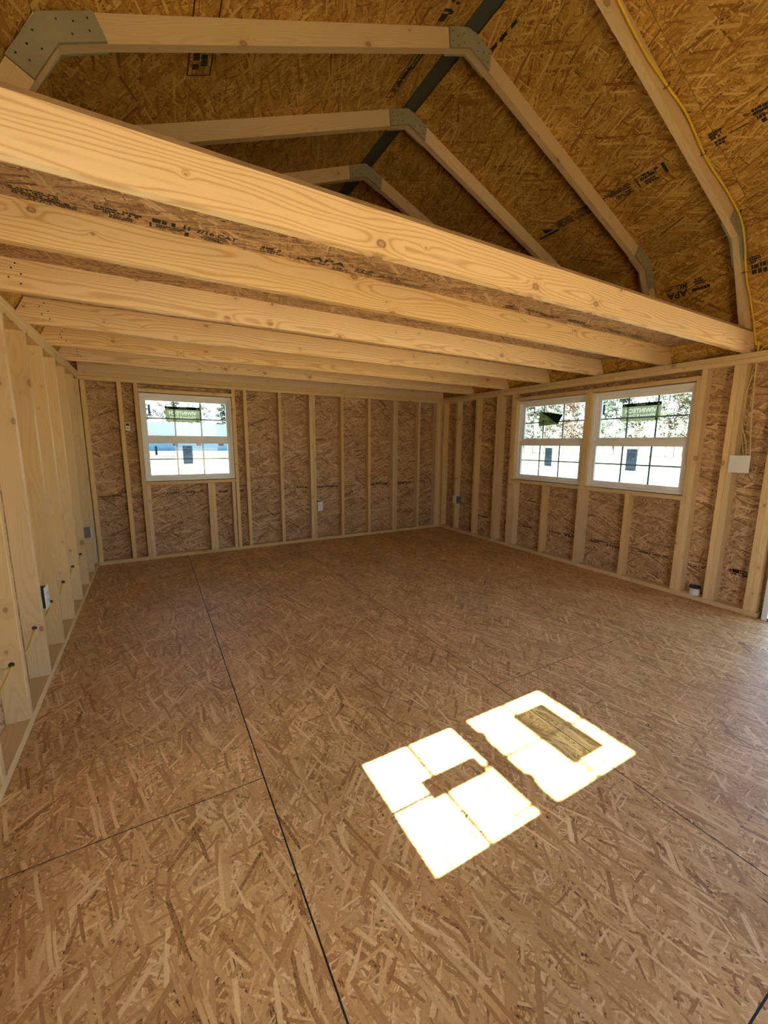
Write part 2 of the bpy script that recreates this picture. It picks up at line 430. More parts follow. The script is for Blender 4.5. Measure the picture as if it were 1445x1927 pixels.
def sheet_with_letters(u0, u1, z0, z1, lines):
    """flat sheet in u-z whose letters are cut out; returns (verts, faces)"""
    cu = bpy.data.curves.new('film', 'CURVE'); cu.dimensions = '2D'; cu.fill_mode = 'BOTH'
    def loop(pts):
        sp = cu.splines.new('POLY'); sp.points.add(len(pts) - 1)
        for p, q in zip(sp.points, pts): p.co = (q[0], q[1], 0, 1)
        sp.use_cyclic_u = True
    loop([(u0, z0), (u1, z0), (u1, z1), (u0, z1)])
    for args in lines:
        t = MB(); add_text(t, *args)
        cnt = {}
        for f in t.f:
            for i in range(len(f)):
                cnt[(f[i], f[(i + 1) % len(f)])] = 1
        nxt = {a: b for a, b in cnt if (b, a) not in cnt}
        while nxt:
            a = next(iter(nxt)); lp_ = []
            while a in nxt: lp_.append(a); a = nxt.pop(a)
            if len(lp_) > 2: loop([t.v[i][:2] for i in lp_])
    o = bpy.data.objects.new('film', cu); COL.objects.link(o); bpy.context.view_layer.update()
    me = bpy.data.meshes.new_from_object(o.evaluated_get(bpy.context.evaluated_depsgraph_get()))
    V = [(v.co.x, v.co.y, 0) for v in me.vertices]; Fc = [tuple(p.vertices) for p in me.polygons]
    bpy.data.objects.remove(o); bpy.data.curves.remove(cu); bpy.data.meshes.remove(me)
    return V, Fc

def add_text(mb, s, u0, u1, v0, v1, flip=False, z=0.0):
    V, Fc = text_geom(s)
    a = min(v[0] for v in V); b = max(v[0] for v in V); c = min(v[1] for v in V); d = max(v[1] for v in V)
    n = len(mb.v)
    for x, y in V:
        t = (x - a) / (b - a)
        mb.v.append(((u1 - (u1 - u0) * t) if flip else (u0 + (u1 - u0) * t), v0 + (v1 - v0) * (y - c) / (d - c), z))
    mb.f += [tuple(n + i for i in (f if not flip else reversed(f))) for f in Fc]

def stamp(parent, Mx, items, name='stamp_print', seed=1, mat='ink'):
    """flat mill printing: t = words that can be read, b = block of unreadable fine print, l = line, r = outline, g = solid polygon"""
    rg = random.Random(seed); mb = MB()
    def q(a, b, c, d): mb.poly([(a, c, 0), (b, c, 0), (b, d, 0), (a, d, 0)])
    for it in items:
        if it[0] == 't': add_text(mb, it[1], it[2], it[3], it[4], it[5])
        elif it[0] == 'b':
            _, u0, u1, v0, v1, rows = it
            rh = (v1 - v0) / rows
            for r in range(rows):
                u = u0 + rg.uniform(0, 0.12) * (u1 - u0); e = u1 - rg.uniform(0, 0.2) * (u1 - u0)
                while u < e:
                    w = rg.uniform(0.25, 0.8) * rh
                    a = v0 + r * rh + rg.uniform(0.05, 0.18) * rh; b = v0 + (r + 1) * rh - rg.uniform(0.05, 0.18) * rh
                    if rg.random() < 0.82: q(u, min(u + w, e), a, b)
                    u += w * rg.uniform(1.08, 1.3)
        elif it[0] == 'l': q(it[1], it[2], it[3] - it[4] / 2, it[3] + it[4] / 2)
        elif it[0] == 'r':
            _, u0, u1, v0, v1, w = it
            q(u0, u1, v0, v0 + w); q(u0, u1, v1 - w, v1); q(u0, u0 + w, v0, v1); q(u1 - w, u1, v0, v1)
        elif it[0] == 'g': mb.poly([(p[0], p[1], 0) for p in it[1]])
    return tag(obj(name, mesh_from(name, mb.v, mb.f), mat, parent, Mx), kind='stuff')

# ================================================================== FLOOR
FRONT = -6.05
SD = 0.0889                                             # stud depth
floor = MB().box(-0.12, W + 0.12, FRONT - 0.12, 0.12, -0.20, -0.0195).build('floor', 'siding')
tag(floor, 'strand board subfloor of the shed with dark glued seams', 'floor', kind='structure')
S1, S2, S3 = 0.838, 2.058, 3.275
xs = [-SD, S1, S2, S3, W + SD]
rows = {0: [0.09, -1.155, -3.58, FRONT - .09], 1: [0.09, -2.357, -4.787, FRONT - .09],
        2: [0.09, -1.115, -3.565, FRONT - .09], 3: [0.09, -2.348, -4.787, FRONT - .09]}
g = 0.0026
for k in range(4):
    for a, b in zip(rows[k], rows[k][1:]):
        panel('floor_panel', xs[k] + g, xs[k + 1] - g, b + g * .9, a - g * .9, 0.018, Matrix.Translation((0, 0, 0)), 'osb_floor', floor)
# dark adhesive squeezed up in the tongue-and-groove joints
for x in (S1, S2, S3):
    MB().box(x - g, x + g, FRONT, 0.0, -0.019, -0.0012).build('seam_strip', 'seam', floor)
for k in range(4):
    for y in rows[k][1:-1]:
        MB().box(xs[k] + g, xs[k + 1] - g, y - g * .9, y + g * .9, -0.019, -0.0015).build('seam_strip', 'seam', floor)

# ================================================================== WALLS
ZT = ZP + 2 * H2                                        # top of the double plate
OPEN_BACK = (0.4875, 1.3925, 0.855, 1.770)
OPEN_R = [(-2.325, -1.435, 0.855, 1.770), (-3.280, -2.390, 0.855, 1.770)]
DOOR_R = (-4.835, -3.905, 0.0, 1.812)
OPEN_L = (-4.255, -3.655, 0.855, 1.770)
ZR, KX, KZ = 3.44, 4.071, 2.689                         # ridge height, right knee of the gambrel roof
RX = W / 2
def roofline(z_off=0.0):
    e = W + SD
    return [(-SD, ZT), (W - KX, KZ), (RX, ZR), (KX, KZ), (e, ZT)]

def sheath(wall, Mx, u0, u1, z0, z1, holes):
    u = u0; r = []
    while u < u1 - 0.01:
        e = min(u + 1.2192, u1)
        p = panel('sheathing_panel', u + .0008, e - .0008, z0, z1, 0.011, Mx, 'osb_wall', wall, holes)
        if p: r.append((u, e, p))
        u = e
    return r

# back wall -------------------------------------------------------------
wall_back = panel('wall_back', -0.12, W + 0.12, -0.2, ZT, 0.02, frame_m((0, SD + 0.033, 0), (1, 0, 0), (0, 0, 1), (0, -1, 0)), 'siding', None, [OPEN_BACK])
tag(wall_back, 'end wall of bare studs and strand board with one window', 'wall', kind='structure')
MBACK = frame_m((0, SD, 0), (1, 0, 0), (0, 0, 1), (0, -1, 0))
sh_back = sheath(wall_back, MBACK, -SD, W + SD, 0.0, ZT, [OPEN_BACK])
gb = MB().prism([(-SD, ZT), (W + SD, ZT), (KX, KZ), (RX, ZR), (W - KX, KZ)], SD, SD + 0.03)
gm = frame_m((0, SD, 0), (1, 0, 0), (0, 0, 1), (0, -1, 0))
gb.v = [tuple(gm.inverted() @ Vector(v)) for v in gb.v]
gb.build('gable_panel', 'osb_wall', wall_back, gm)
def bstud(x0, x1, z0=H2, z1=ZP, name='stud'): return board(name, x0, x1, 0.0, SD, z0, z1, 'stud', wall_back)
board('bottom_plate', 0.0, W, 0.0, SD, 0.0, H2, 'stud', wall_back)
board('top_plate', -SD, W + SD, 0.0, SD, ZP, ZP + H2 - .001, 'stud', wall_back)
board('top_plate', 0.0, W, 0.0, SD, ZP + H2, ZT, 'stud', wall_back)
for x in (0.004, 0.303, 0.447, 1.3945, 1.521, 1.924, 2.311, 2.3495, 2.738, 3.138, 3.530, 3.5685, 3.952, 4.275, 4.3135, 4.350):
    bstud(x, x + H2)
Z_SILL0, Z_SILL1, Z_HD0, Z_HD1 = 0.813, 0.850, 1.777, 1.814
board('window_sill_plate', 0.4855, 1.394, 0.0, SD, Z_SILL0, Z_SILL1, 'stud', wall_back)
board('window_header', 0.4855, 1.394, 0.0, SD, Z_HD0, Z_HD1, 'stud', wall_back)
for x in (0.4855, 1.090, 1.1285, 1.350):
    bstud(x, x + H2, H2, Z_SILL0, 'cripple_stud')

# right wall ------------------------------------------------------------
MRIGHT = frame_m((W + SD, 0, 0), (0, 1, 0), (0, 0, 1), (-1, 0, 0))
# local X = +y, local Y = +z, local Z = -x (into the room)
holes_r = [*OPEN_R, DOOR_R]
wall_right = panel('wall_right', FRONT - .12, 0.12, -0.2, ZT, 0.02, frame_m((W + SD + .033, 0, 0), (0, 1, 0), (0, 0, 1), (-1, 0, 0)), 'siding', None, holes_r)
tag(wall_right, 'long wall of bare studs with a pair of windows and a doorway', 'wall', kind='structure')
sh_right = sheath(wall_right, MRIGHT, FRONT, SD, 0.0, ZT, holes_r)
def rstud(y1, z0=H2, z1=ZP, name='stud'): return board(name, W, W + SD, y1 - H2, y1, z0, z1, 'stud', wall_right)
board('bottom_plate', W, W + SD, DOOR_R[1] + 0.03, -0.0, 0.0, H2, 'stud', wall_right)
board('bottom_plate', W, W + SD, FRONT, DOOR_R[0] - 0.03, 0.0, H2, 'stud', wall_right)
board('top_plate', W, W + SD, -2.60, -0.0, ZP, ZP + H2 - .001, 'stud', wall_right)
board('top_plate', W, W + SD, FRONT, -2.601, ZP, ZP + H2 - .001, 'stud', wall_right)
board('top_plate', W, W + SD, -4.20, SD, ZP + H2, ZT, 'stud', wall_right)
board('top_plate', W, W + SD, FRONT, -4.201, ZP + H2, ZT, 'stud', wall_right)
for y in (-0.004, -0.312, -0.716, -1.100, -1.1385, -1.355, -3.3135, -3.520, -3.5585, -3.785, -3.8235, -4.880, -5.28, -5.69):
    rstud(y)
board('window_sill_plate', W, W + SD, -3.312, -1.3945, Z_SILL0, Z_SILL1, 'stud', wall_right)
board('window_header', W, W + SD, -3.312, -1.3945, Z_HD0, Z_HD1, 'stud', wall_right)
board('door_header', W, W + SD, -4.88, -3.862, 1.820, ZP - .001, 'stud', wall_right)
for y in (-1.3945, -1.433, -1.870, -2.320, -2.3585, -2.810, -3.2745):
    rstud(y, H2, Z_SILL0, 'cripple_stud')
rstud(-1.3945, Z_SILL1, Z_HD0, 'trimmer'); rstud(-3.283, Z_SILL1, Z_HD0, 'trimmer'); 
rstud(-2.327, Z_SILL1, Z_HD0, 'mullion_post'); board('mullion_post', W, W + SD, -2.389, -2.3655, Z_SILL1, Z_HD0, 'stud', wall_right)

# left wall -------------------------------------------------------------
MLEFT = frame_m((-SD, 0, 0), (0, -1, 0), (0, 0, 1), (1, 0, 0))
# local X = -y, local Y = +z, local Z = +x
hl = [(-OPEN_L[1], -OPEN_L[0], OPEN_L[2], OPEN_L[3])]
wall_left = panel('wall_left', -0.12, -FRONT + .12, -0.2, ZT, 0.02, frame_m((-SD - .033, 0, 0), (0, -1, 0), (0, 0, 1), (1, 0, 0)), 'siding', None, hl)
tag(wall_left, 'long wall of closely spaced bare studs with yellow wires', 'wall', kind='structure')
sh_left = sheath(wall_left, MLEFT, -SD, -FRONT, 0.0, ZT, hl)
def lstud(y1, z0=H2, z1=ZP, name='stud'): return board(name, -SD, 0.0, y1 - H2, y1, z0, z1, 'stud', wall_left)
board('bottom_plate', -SD, 0, -3.42, -0.0, 0.0, H2, 'stud', wall_left)
board('bottom_plate', -SD, 0.004, FRONT, -3.421, 0.0, H2, 'stud', wall_left)
board('top_plate', -SD, 0, FRONT, -0.0, ZP, ZP + H2 - .001, 'stud', wall_left)
board('top_plate', -SD, 0, -2.9, SD, ZP + H2, ZT, 'stud', wall_left)
board('top_plate', -SD, 0, FRONT, -2.901, ZP + H2, ZT, 'stud', wall_left)
LST = [-0.006] + [-0.315 - 0.4064 * i for i in range(8)] + [-3.566, -4.300, -4.70, -5.10, -5.51, -5.91]
for y in LST: lstud(y)
board('window_sill_plate', -SD, 0, -4.299, -3.6045, Z_SILL0, Z_SILL1, 'stud', wall_left)
board('window_header', -SD, 0, -4.299, -3.6045, Z_HD0, Z_HD1, 'stud', wall_left)
lstud(-3.616, H2, Z_SILL0, 'cripple_stud'); lstud(-3.94, H2, Z_SILL0, 'cripple_stud'); lstud(-4.26, H2, Z_SILL0, 'cripple_stud')

# front wall (behind the photographer) -----------------------------------
ADDED_DOOR_F = (1.08, 2.05, -0.19, 1.80)  # unseen doorway, added to let more daylight into the room
MFRONT = frame_m((0, FRONT - .0889, 0), (-1, 0, 0), (0, 0, 1), (0, 1, 0))
hf = [(-ADDED_DOOR_F[1], -ADDED_DOOR_F[0], ADDED_DOOR_F[2], ADDED_DOOR_F[3])]
wall_front = panel('wall_front', -W - .12, .12, -.2, ZT, .02, frame_m((0, FRONT - .122, 0), (-1, 0, 0), (0, 0, 1), (0, 1, 0)), 'siding', None, hf)
tag(wall_front, 'end wall opposite the window end, with an open doorway added for daylight', 'wall', kind='structure')
sheath(wall_front, MFRONT, -W - SD, SD, 0.0, ZT, hf)
gf = MB().prism([(-SD, ZT), (W + SD, ZT), (KX, KZ), (RX, ZR), (W - KX, KZ)], FRONT - SD - .03, FRONT - SD)
gf.v = [tuple(MFRONT.inverted() @ Vector(v)) for v in gf.v]
gf.build('gable_panel', 'osb_wall', wall_front, MFRONT)
for x in (0.004, 0.30, 0.65, 0.99, 1.03, 2.062, 2.102, 2.50, 2.90, 3.31, 3.72, 4.13, 4.345):
    board('stud', x, x + H2, FRONT - SD + .001, FRONT, H2, ZP, 'stud', wall_front)
board('bottom_plate', 0, 1.068, FRONT - SD + .001, FRONT, 0, H2, 'stud', wall_front)
board('bottom_plate', 2.062, W, FRONT - SD + .001, FRONT, 0, H2, 'stud', wall_front)
board('top_plate', 0, W, FRONT - SD + .001, FRONT, ZP, ZT, 'stud', wall_front)
board('door_header', 1.069, 2.061, FRONT - SD + .001, FRONT, 1.80, ZP - .001, 'stud', wall_front)
added_door = empty('door_2_added', (1.125, FRONT - .1, 0), 'added shed door of the daylight opening, open against the outside of the end wall', 'door', kind='structure')  # door added to go with the made-up daylight opening
for xa, xb in ((ADDED_DOOR_F[1] + .01, ADDED_DOOR_F[1] + .98),):
    yy = FRONT - .16
    lf2 = MB().box(xa, xb, yy - .02, yy, -.15, 1.82).build('leaf', 'siding', added_door)
    MB().ring(xa, xb, -.15, 1.82, .09, .09, .09, .09, yy - .04, yy - .0202).build('trim_board', 'vinyl', lf2)

# ================================================================== ROOF (the ceiling)
def rl(x):                                              # underside of the roof deck
    d = abs(x - RX); k = KX - RX
    return ZR - 0.4 * d if d < k else KZ - 1.85 * (d - k)
Y0R, Y1R = FRONT - 0.10, 0.12
outer = MB()
for s in (1, -1):
    P = [(RX + s * (x - RX), z) for x, z in ((RX, ZR + .03), (KX + .012, KZ + .028), (W + SD + .055, ZT - .03), (W + SD + .085, ZT - .03), (KX + .03, KZ + .045), (RX, ZR + .055))]
    outer.prism(P, Y0R, Y1R)
ceiling = outer.build('ceiling', 'shingle')
tag(ceiling, 'gambrel roof of amber strand board sheets seen from inside', 'ceiling', kind='structure')
roof_panels = {}
def roof_strip(side, part, a, b):
    """a, b = distances down the slope from its top edge"""
    if part == 'upper': top = Vector((RX, 0, ZR)); low = Vector((KX, 0, KZ))
    else: top = Vector((KX, 0, KZ)); low = Vector((W + SD + .02, 0, ZT - 1.85 * .02))
    if side < 0: top.x = W - top.x; low.x = W - low.x
    d = (low - top).normalized()
    # local X = along y, local Y = down slope; normal points into the room
    X = Vector((0, 1, 0)) * side * -1; Z = X.cross(d)
    if Z.z > 0: X = -X; Z = X.cross(d)
    ys = [Y1R, -1.22, -3.66, Y0R] if part == 'upper' else [Y1R, -2.44, -4.88, Y0R]
    for y1, y0 in zip(ys, ys[1:]):
        Mx = frame_m(top, X, d, Z)
        u = sorted((y0 * X.y, y1 * X.y))
        o = panel('roof_panel', u[0] + .001, u[1] - .001, a, b, 0.011, Mx, 'osb_roof', ceiling)
        roof_panels.setdefault((side, part), []).append((o, Mx, u))
for s in (1, -1):
    lu = math.hypot(KX - RX, ZR - KZ)
    roof_strip(s, 'upper', 0.052, 0.142 if s > 0 else 0.30); roof_strip(s, 'upper', 0.1445 if s > 0 else 0.302, lu * .66 if s > 0 else lu * .72)
    roof_strip(s, 'upper', lu * (.661 if s > 0 else .721), lu)
    ll = math.hypot(W + SD + .02 - KX, KZ - (ZT - .037))
    roof_strip(s, 'lower', 0.003, ll)
MB().box(RX - 0.075, RX + 0.075, Y0R, Y1R, ZR - .006, ZR + 0.003).build('ridge_strip', 'ridge', ceiling)

# ================================================================== LOFT
JB = [-3.562, -3.010, -2.405, -1.790, -1.185, -0.560]     # far faces of the loft joists
ZJ = ZT + 0.1397
loft = empty('loft_floor', (RX, -1.8, ZJ), 'thin strand board loft deck laid across the joists', 'loft floor', kind='structure')
lx0, lx1 = -0.012, W + 0.012
loft_panels = []
for a, b in ((SD, -1.195), (-1.197, -2.40), (-2.402, -3.600)):
    # local X = +x, local Y = -y, local Z = -z: the face one sees from below
    Mx = frame_m((0, 0, ZJ), (1, 0, 0), (0, -1, 0), (0, 0, -1))
    for x0, x1 in ((lx0, 2.44), (2.442, lx1)) if b < -2 else ((lx0, 1.95), (1.952, lx1)):
        loft_panels.append((panel('deck_panel', x0, x1, -a, -b, 0.011, Mx, 'osb_wall', loft), Mx))
MB().box(lx0, lx1, -3.6035, -3.6002, ZJ, ZJ + .011).build('deck_edge', 'deck_edge', loft)
ord_lab = ['knotty pine joist along the open edge of the loft', 'loft joist second from the open edge, next to the printed deck',
           'loft joist third from the open edge', 'loft joist fourth from the open edge',
           'loft joist fifth from the open edge', 'loft joist nearest to the window end wall']
joists = []
for yb, lab in zip(JB, ord_lab):
    e = 0.083
    pts = [(-e, ZT), (W + e, ZT), (W + e - .1397 / 1.85, ZJ), (-e + .1397 / 1.85, ZJ)]
    j = slanted('loft_joist', pts, yb - H2, yb, (-e, ZT + .07), (W, ZT + .07), 'pine', None)
    tag(j, lab, 'joist', 'loft joists'); joists.append(j)
jn = MB().cyl((0, 0, 0), 1, 0.0036, 0.0012, 8).mesh('nail'); jn.materials.append(MAT['nail'])
for j, yb in list(zip(joists, JB))[2:]:
    rgj = random.Random(int(-yb * 100))
    for k in range(5):
        place(bpy.data.objects.new('nail', jn), None, j, Matrix.Translation((.055 + rgj.uniform(0, .05), yb - H2 - .001, ZT + .035 + k * .021)))
rim = board('rim_joist', 0.0, W, 0.001, 0.039, ZT, ZJ - .0005, 'pine', wall_back)

# ================================================================== TRUSSES
YT = [-3.590, -3.000, -2.395, -1.780, -1.175, -0.555]     # near faces of the truss members
tl = ['roof truss carrying the yellow cable, at the open edge of the loft', 'roof truss second from the open edge of the loft, with three grey gussets in view',
      'roof truss third from the open edge of the loft', 'roof truss fourth from the open edge, its peak just above the joist',
      'roof truss fifth from the open edge, deep in the dark loft', 'roof truss nearest to the gable end of the loft']
ou, ol = 0.0889 / math.cos(math.atan(.4)), 0.0889 / math.sin(math.atan(1.85))
def inner_knee():
    # intersection of the two inner lines on the right side
    x = (ZT + 1.85 * (W + SD - ol) - (ZR - ou + .4 * RX)) / (1.85 - .4)
    return x, ZR - ou - .4 * (x - RX)
IKX, IKZ = inner_knee()
nail_me = MB().cyl((0, 0, 0), 1, 0.0032, 0.0012, 8).mesh('nail')
nail_me.materials.append(MAT['nail'])
trusses = []
ZD = ZJ + 0.011
for i, (yf, lab) in enumerate(zip(YT, tl)):
    t = empty('roof_truss', (RX, yf + .02, ZD), lab, 'roof truss', 'roof trusses over the loft')
    trusses.append(t)
    zb = ZD if i else ZJ
    e = 0.002
    for s in (1, -1):
        mx = lambda p: (RX + s * (p[0] - RX), p[1])
        up = [(RX + .0005, ZR - e), (KX - .008, KZ + .0032 - e), (IKX, IKZ), (RX + .0005, ZR - ou)]
        slanted('rafter', [mx(p) for p in up], yf, yf + H2, mx((RX, ZR - .05)), mx((KX, KZ - .05)), 'stud', t)
        xo = W + SD - (zb - ZT) / 1.85
        lo = [(KX - .004, KZ - e), (xo - .004, zb), (xo - ol, zb), (IKX + .001, IKZ - .0005)]
        slanted('leg', [mx(p) for p in lo], yf, yf + H2, mx((KX - .05, KZ)), mx((xo - .05, zb)), 'stud', t)
    # gussets, near and far side
    n1 = math.sqrt(1 + .16)
    c, sn = 1 / n1, .4 / n1
    gr = [(RX - .155 * c, ZR - .155 * sn - .006), (RX - .03, ZR - .020), (RX + .03, ZR - .020), (RX + .155 * c, ZR - .155 * sn - .006),
          (RX + .145 * c, ZR - .155 * sn - ou + .002), (RX, ZR - ou - .003), (RX - .145 * c, ZR - .155 * sn - ou + .002)]
    dl = Vector((1, -1.85)).normalized(); du = Vector((1, -.4)).normalized()
    def knee(s):
        K = Vector((KX, KZ)); I = Vector((IKX, IKZ))
        p = [K - du * .19 + Vector((0, -.004)), K + Vector((-.012, -.006)), K + dl * .19 + Vector((-.006, 0)), I + dl * .16 + Vector((.0, 0)), I + Vector((-.004, -.004)), I - du * .16]
        return [(RX + s * (q.x - RX), q.y) for q in p]
    for pts, kind in ((gr, 'r'), (knee(1), 'k'), (knee(-1), 'l')):
        for near in (True, False):
            ya = yf - .0112 if near else yf + H2 + .0002
            gs = MB().prism(pts, ya, ya + .011).build('gusset', 'gusset', t)
            if near and i < 4:
                if kind == 'r':
                    nl = [(RX + sd * a * c, ZR - .4 * a * c - .028 - b * .021) for sd in (-1, 1) for a, b in ((.135, 0), (.13, 2), (.095, 1), (.09, 3), (.055, 0.5), (.05, 2.4))]
                else:
                    sg = 1 if kind == 'k' else -1
                    K = Vector((KX, KZ)); nl = []
                    for dd, nn in ((-du, Vector((-.4, -1)).normalized()), (dl, Vector((-1.85, -1)).normalized())):
                        for a, b in ((.16, .025), (.15, .06), (.11, .035), (.09, .07), (.06, .03)):
                            q = K + dd * a + nn * b; nl.append((RX + sg * (q.x - RX), q.y))
                for x, z in nl:
                    place(bpy.data.objects.new('nail', nail_me), None, gs, Matrix.Translation((x, ya - .0010, z)))

# ================================================================== WINDOWS
def window(n, Mx, w, cols, label, peel=False, mini=True):
    """local X to the right as seen from the room, Y outward, Z up; origin at the room-side stud face, left edge of the frame"""
    z0, z1 = OPEN_BACK[2], OPEN_BACK[3]
    win = empty('window_%d' % n, (0, 0, 0)); win.matrix_world = Mx; WM[win] = Mx
    tag(win, label, 'window', kind='structure')
    def add(mb, name, mat, par): return mb.build(name, mat, par, Mx)
    fr = MB().ring(0, w, z0, z1, .022, .022, .024, .030, .030, .118)
    fr.ring(0.012, w - .012, z0 + .012, z1 - .012, .022, .022, .02, .024, .050, .060)
    add(fr, 'frame', 'vinyl', win)
    gx0, gx1 = 0.056, w - 0.056
    zU, zL = (1.338, 1.702), (0.916, 1.256)
    up = add(MB().ring(.022, w - .022, zU[0] - .046, z1 - .030, gx0 - .022, gx0 - .022, .046, z1 - .030 - zU[1], .082, .108), 'upper_sash', 'vinyl', win)
    lo = add(MB().ring(.022, w - .022, z0 + .024, zL[1] + .054, gx0 - .022, gx0 - .022, zL[0] - z0 - .024, .054, .048, .078), 'lower_sash', 'vinyl', win)
    for sash, (a, b), yg in ((up, zU, .095), (lo, zL, .063)):
        add(MB().box(gx0 - .004, gx1 + .004, yg - .002, yg + .002, a - .004, b + .004), 'pane', 'glass', sash)
        for k in range(1, cols):
            x = gx0 + (gx1 - gx0) * k / cols
            add(MB().box(x - .0075, x + .0075, yg + .003, yg + .009, a, b), 'muntin', 'muntin', sash)
        zm = (a + b) / 2
        for k in range(cols):
            xa = gx0 + (gx1 - gx0) * k / cols + (.0076 if k else 0); xb = gx0 + (gx1 - gx0) * (k + 1) / cols - (.0076 if k < cols - 1 else 0)
            add(MB().box(xa, xb, yg + .003, yg + .009, zm - .007, zm + .007), 'muntin', 'muntin', sash)
    for f in (.28, .72):
        lk = MB().box(w * f - .03, w * f + .03, .050, .076, zL[1] + .054, zL[1] + .062).cyl((w * f, .062, zL[1] + .062), 2, .011, .008, 12)
        lk.box(w * f - .004, w * f + .028, .054, .064, zL[1] + .066, zL[1] + .073)
        add(lk, 'sash_lock', 'vinyl', win)
    return win, gx0, gx1

def sticker(Mx, u0, u1, label, grp, peeled=False):
    yg = .0922; z0, z1 = 1.487, 1.650
    t = empty('window_sticker', (0, 0, 0)); t.matrix_world = Mx @ Matrix.Translation((u0, yg, z0)); WM[t] = Mx @ Matrix.Translation((u0, yg, z0))
    tag(t, label, 'sticker', grp)
    B = lambda mb, nm, mt: mb.build(nm, mt, t, Mx)
    w = u1 - u0
    if not peeled:
        B(MB().box(u0, u1, yg - .0008, yg, z1 - .030, z1), 'band', 'film_dark')
        for f in (.03, .90):
            a = u0 + w * f
            m = MB().prism([(a, z1 - .040), (a + .022, z1 - .040), (a + .022, z1 - .022), (a + .011, z1 - .008), (a, z1 - .022)], yg - .0016, yg - .0009)
            B(m, 'emblem', 'film_yellow')
        b = MB(); b.box(u0 + .004, u1 - .004, yg - .0015, yg - .0009, z0 + .005, z0 + .008)
        b.box(u0 + .004, u0 + .006, yg - .0015, yg - .0009, z0 + .008, z1 - .034); b.box(u1 - .006, u1 - .004, yg - .0015, yg - .0009, z0 + .008, z1 - .034)
        B(b, 'border', 'film_white')
        B(MB().box(u1 - .040, u1 - .022, yg - .0015, yg - .0009, z0 + .004, z0 + .018), 'corner_mark', 'film_dark')
        tm = Mx @ frame_m((0, yg - .0004, 0), (1, 0, 0), (0, 0, 1), (0, -1, 0))
        lines = [('VIWINTECH', u0 + w * .10, u1 - w * .10, z0 + .074, z0 + .116, True), ('Windows & Doors', u0 + w * .12, u1 - w * .12, z0 + .036, z0 + .066, True)]
        V, Fc = sheet_with_letters(u0, u1, z0, z1 - .030, lines)
        obj('film', mesh_from('film', V, Fc), 'film_green', t, tm)
        for ln_ in lines:
            mb = MB(); add_text(mb, *ln_); tag(mb.build('lettering', 'film_white', t, tm), kind='stuff')
        tm = Mx @ frame_m((0, yg - .0012, 0), (1, 0, 0), (0, 0, 1), (0, -1, 0))
        stamp(t, tm, [('b', u0 + w * .32, u1 - w * .32, z1 - .024, z1 - .006, 2)], 'fine_print', 5, 'film_white')
    else:
        # upper right corner has come loose and hangs folded down
        B(MB().prism([(u0, z0 - .01), (u0 + w * .82, z0 + .005), (u0 + w * .80, z0 + .015), (u0 + .03, z1 - .008), (u0, z1 - .008)], yg - .0008, yg), 'film', 'film_green')
        tm = Mx @ frame_m((0, yg - .0012, 0), (1, 0, 0), (0, 0, 1), (0, -1, 0))
        stamp(t, tm, [('b', u0 + .03, u0 + w * .38, z0 + .055, z0 + .085, 1), ('b', u0 + .03, u0 + w * .45, z0 + .02, z0 + .045, 1)], 'lettering', 8, 'film_white')
        m = MB(); a, b, c2 = (u0 + .022, z1 - .008), (u0 + w, z1 - .060), (u0 + w * .82, z0 + .004)
        pts = [(a[0], yg - .002, a[1]), (b[0], yg - .030, b[1]), (c2[0], yg - .024, c2[1])]
        k = len(m.v); m.v += pts + [(p[0], p[1] - .001, p[2]) for p in pts]
        m.f += [(0, 1, 2), (5, 4, 3), (0, 3, 4, 1), (1, 4, 5, 2), (2, 5, 3, 0)]
        B(m, 'folded_flap', 'film_dark')
    return t

def label_sheet(Mx, u0, u1, label, grp):
    yg = .0602; z0, z1 = 1.030, 1.233
    t = empty('window_label', (0, 0, 0)); t.matrix_world = Mx @ Matrix.Translation((u0, yg, z0)); WM[t] = t.matrix_world.copy() if False else Mx @ Matrix.Translation((u0, yg, z0))
    tag(t, label, 'label', grp)
    MB().box(u0, u1, yg - .0007, yg, z0, z1).build('sheet', 'film_blue', t, Mx)
    tm = Mx @ frame_m((0, yg - .0010, 0), (1, 0, 0), (0, 0, 1), (0, -1, 0))
    w = u1 - u0
    stamp(t, tm, [('b', u0 + .006, u1 - .006, z1 - .028, z1 - .006, 1), ('b', u0 + .01, u1 - .006, z1 - .095, z1 - .034, 4),
                  ('l', u0, u1, z1 - .105, .006), ('b', u0 + .012, u1 - .012, z0 + .01, z0 + .022, 1)], 'fine_print', 3, 'film_blue2')
    return t

def strip_tag(Mx, u0, z0, yg, label, grp):
    t = MB().box(u0, u0 + .022, yg - .0008, yg, z0, z0 + .095).build('tape_tag', 'film_blue2', None, Mx)
    return tag(t, label, 'tag', grp)

MWB = frame_m((OPEN_BACK[0], 0, 0), (1, 0, 0), (0, 1, 0))
MW1 = frame_m((W, OPEN_R[0][1], 0), (0, -1, 0), (1, 0, 0))
MW2 = frame_m((W, OPEN_R[1][1], 0), (0, -1, 0), (1, 0, 0))
MWL = frame_m((0, OPEN_L[0], 0), (0, 1, 0), (-1, 0, 0))
window(1, MWB, OPEN_BACK[1] - OPEN_BACK[0], 3, 'white double-hung window alone in the end wall')
window(2, MW1, OPEN_R[0][1] - OPEN_R[0][0], 3, 'white double-hung window with the peeling green sticker')
window(3, MW2, OPEN_R[1][1] - OPEN_R[1][0], 3, 'white double-hung window of the pair, next to the switch plate')
window(4, MWL, OPEN_L[1] - OPEN_L[0], 2, 'narrow white window that throws the sun patches on the floor')
G1 = 'green brand stickers on the upper sashes'
sticker(MWB, .235, .577, 'green sticker on the end wall window, black top band', G1)
sticker(MW2, .258, .605, 'flat green sticker on the window next to the switch plate', G1)
sticker(MW1, .255, .590, 'green sticker with its corner peeled and folded down', G1, True)
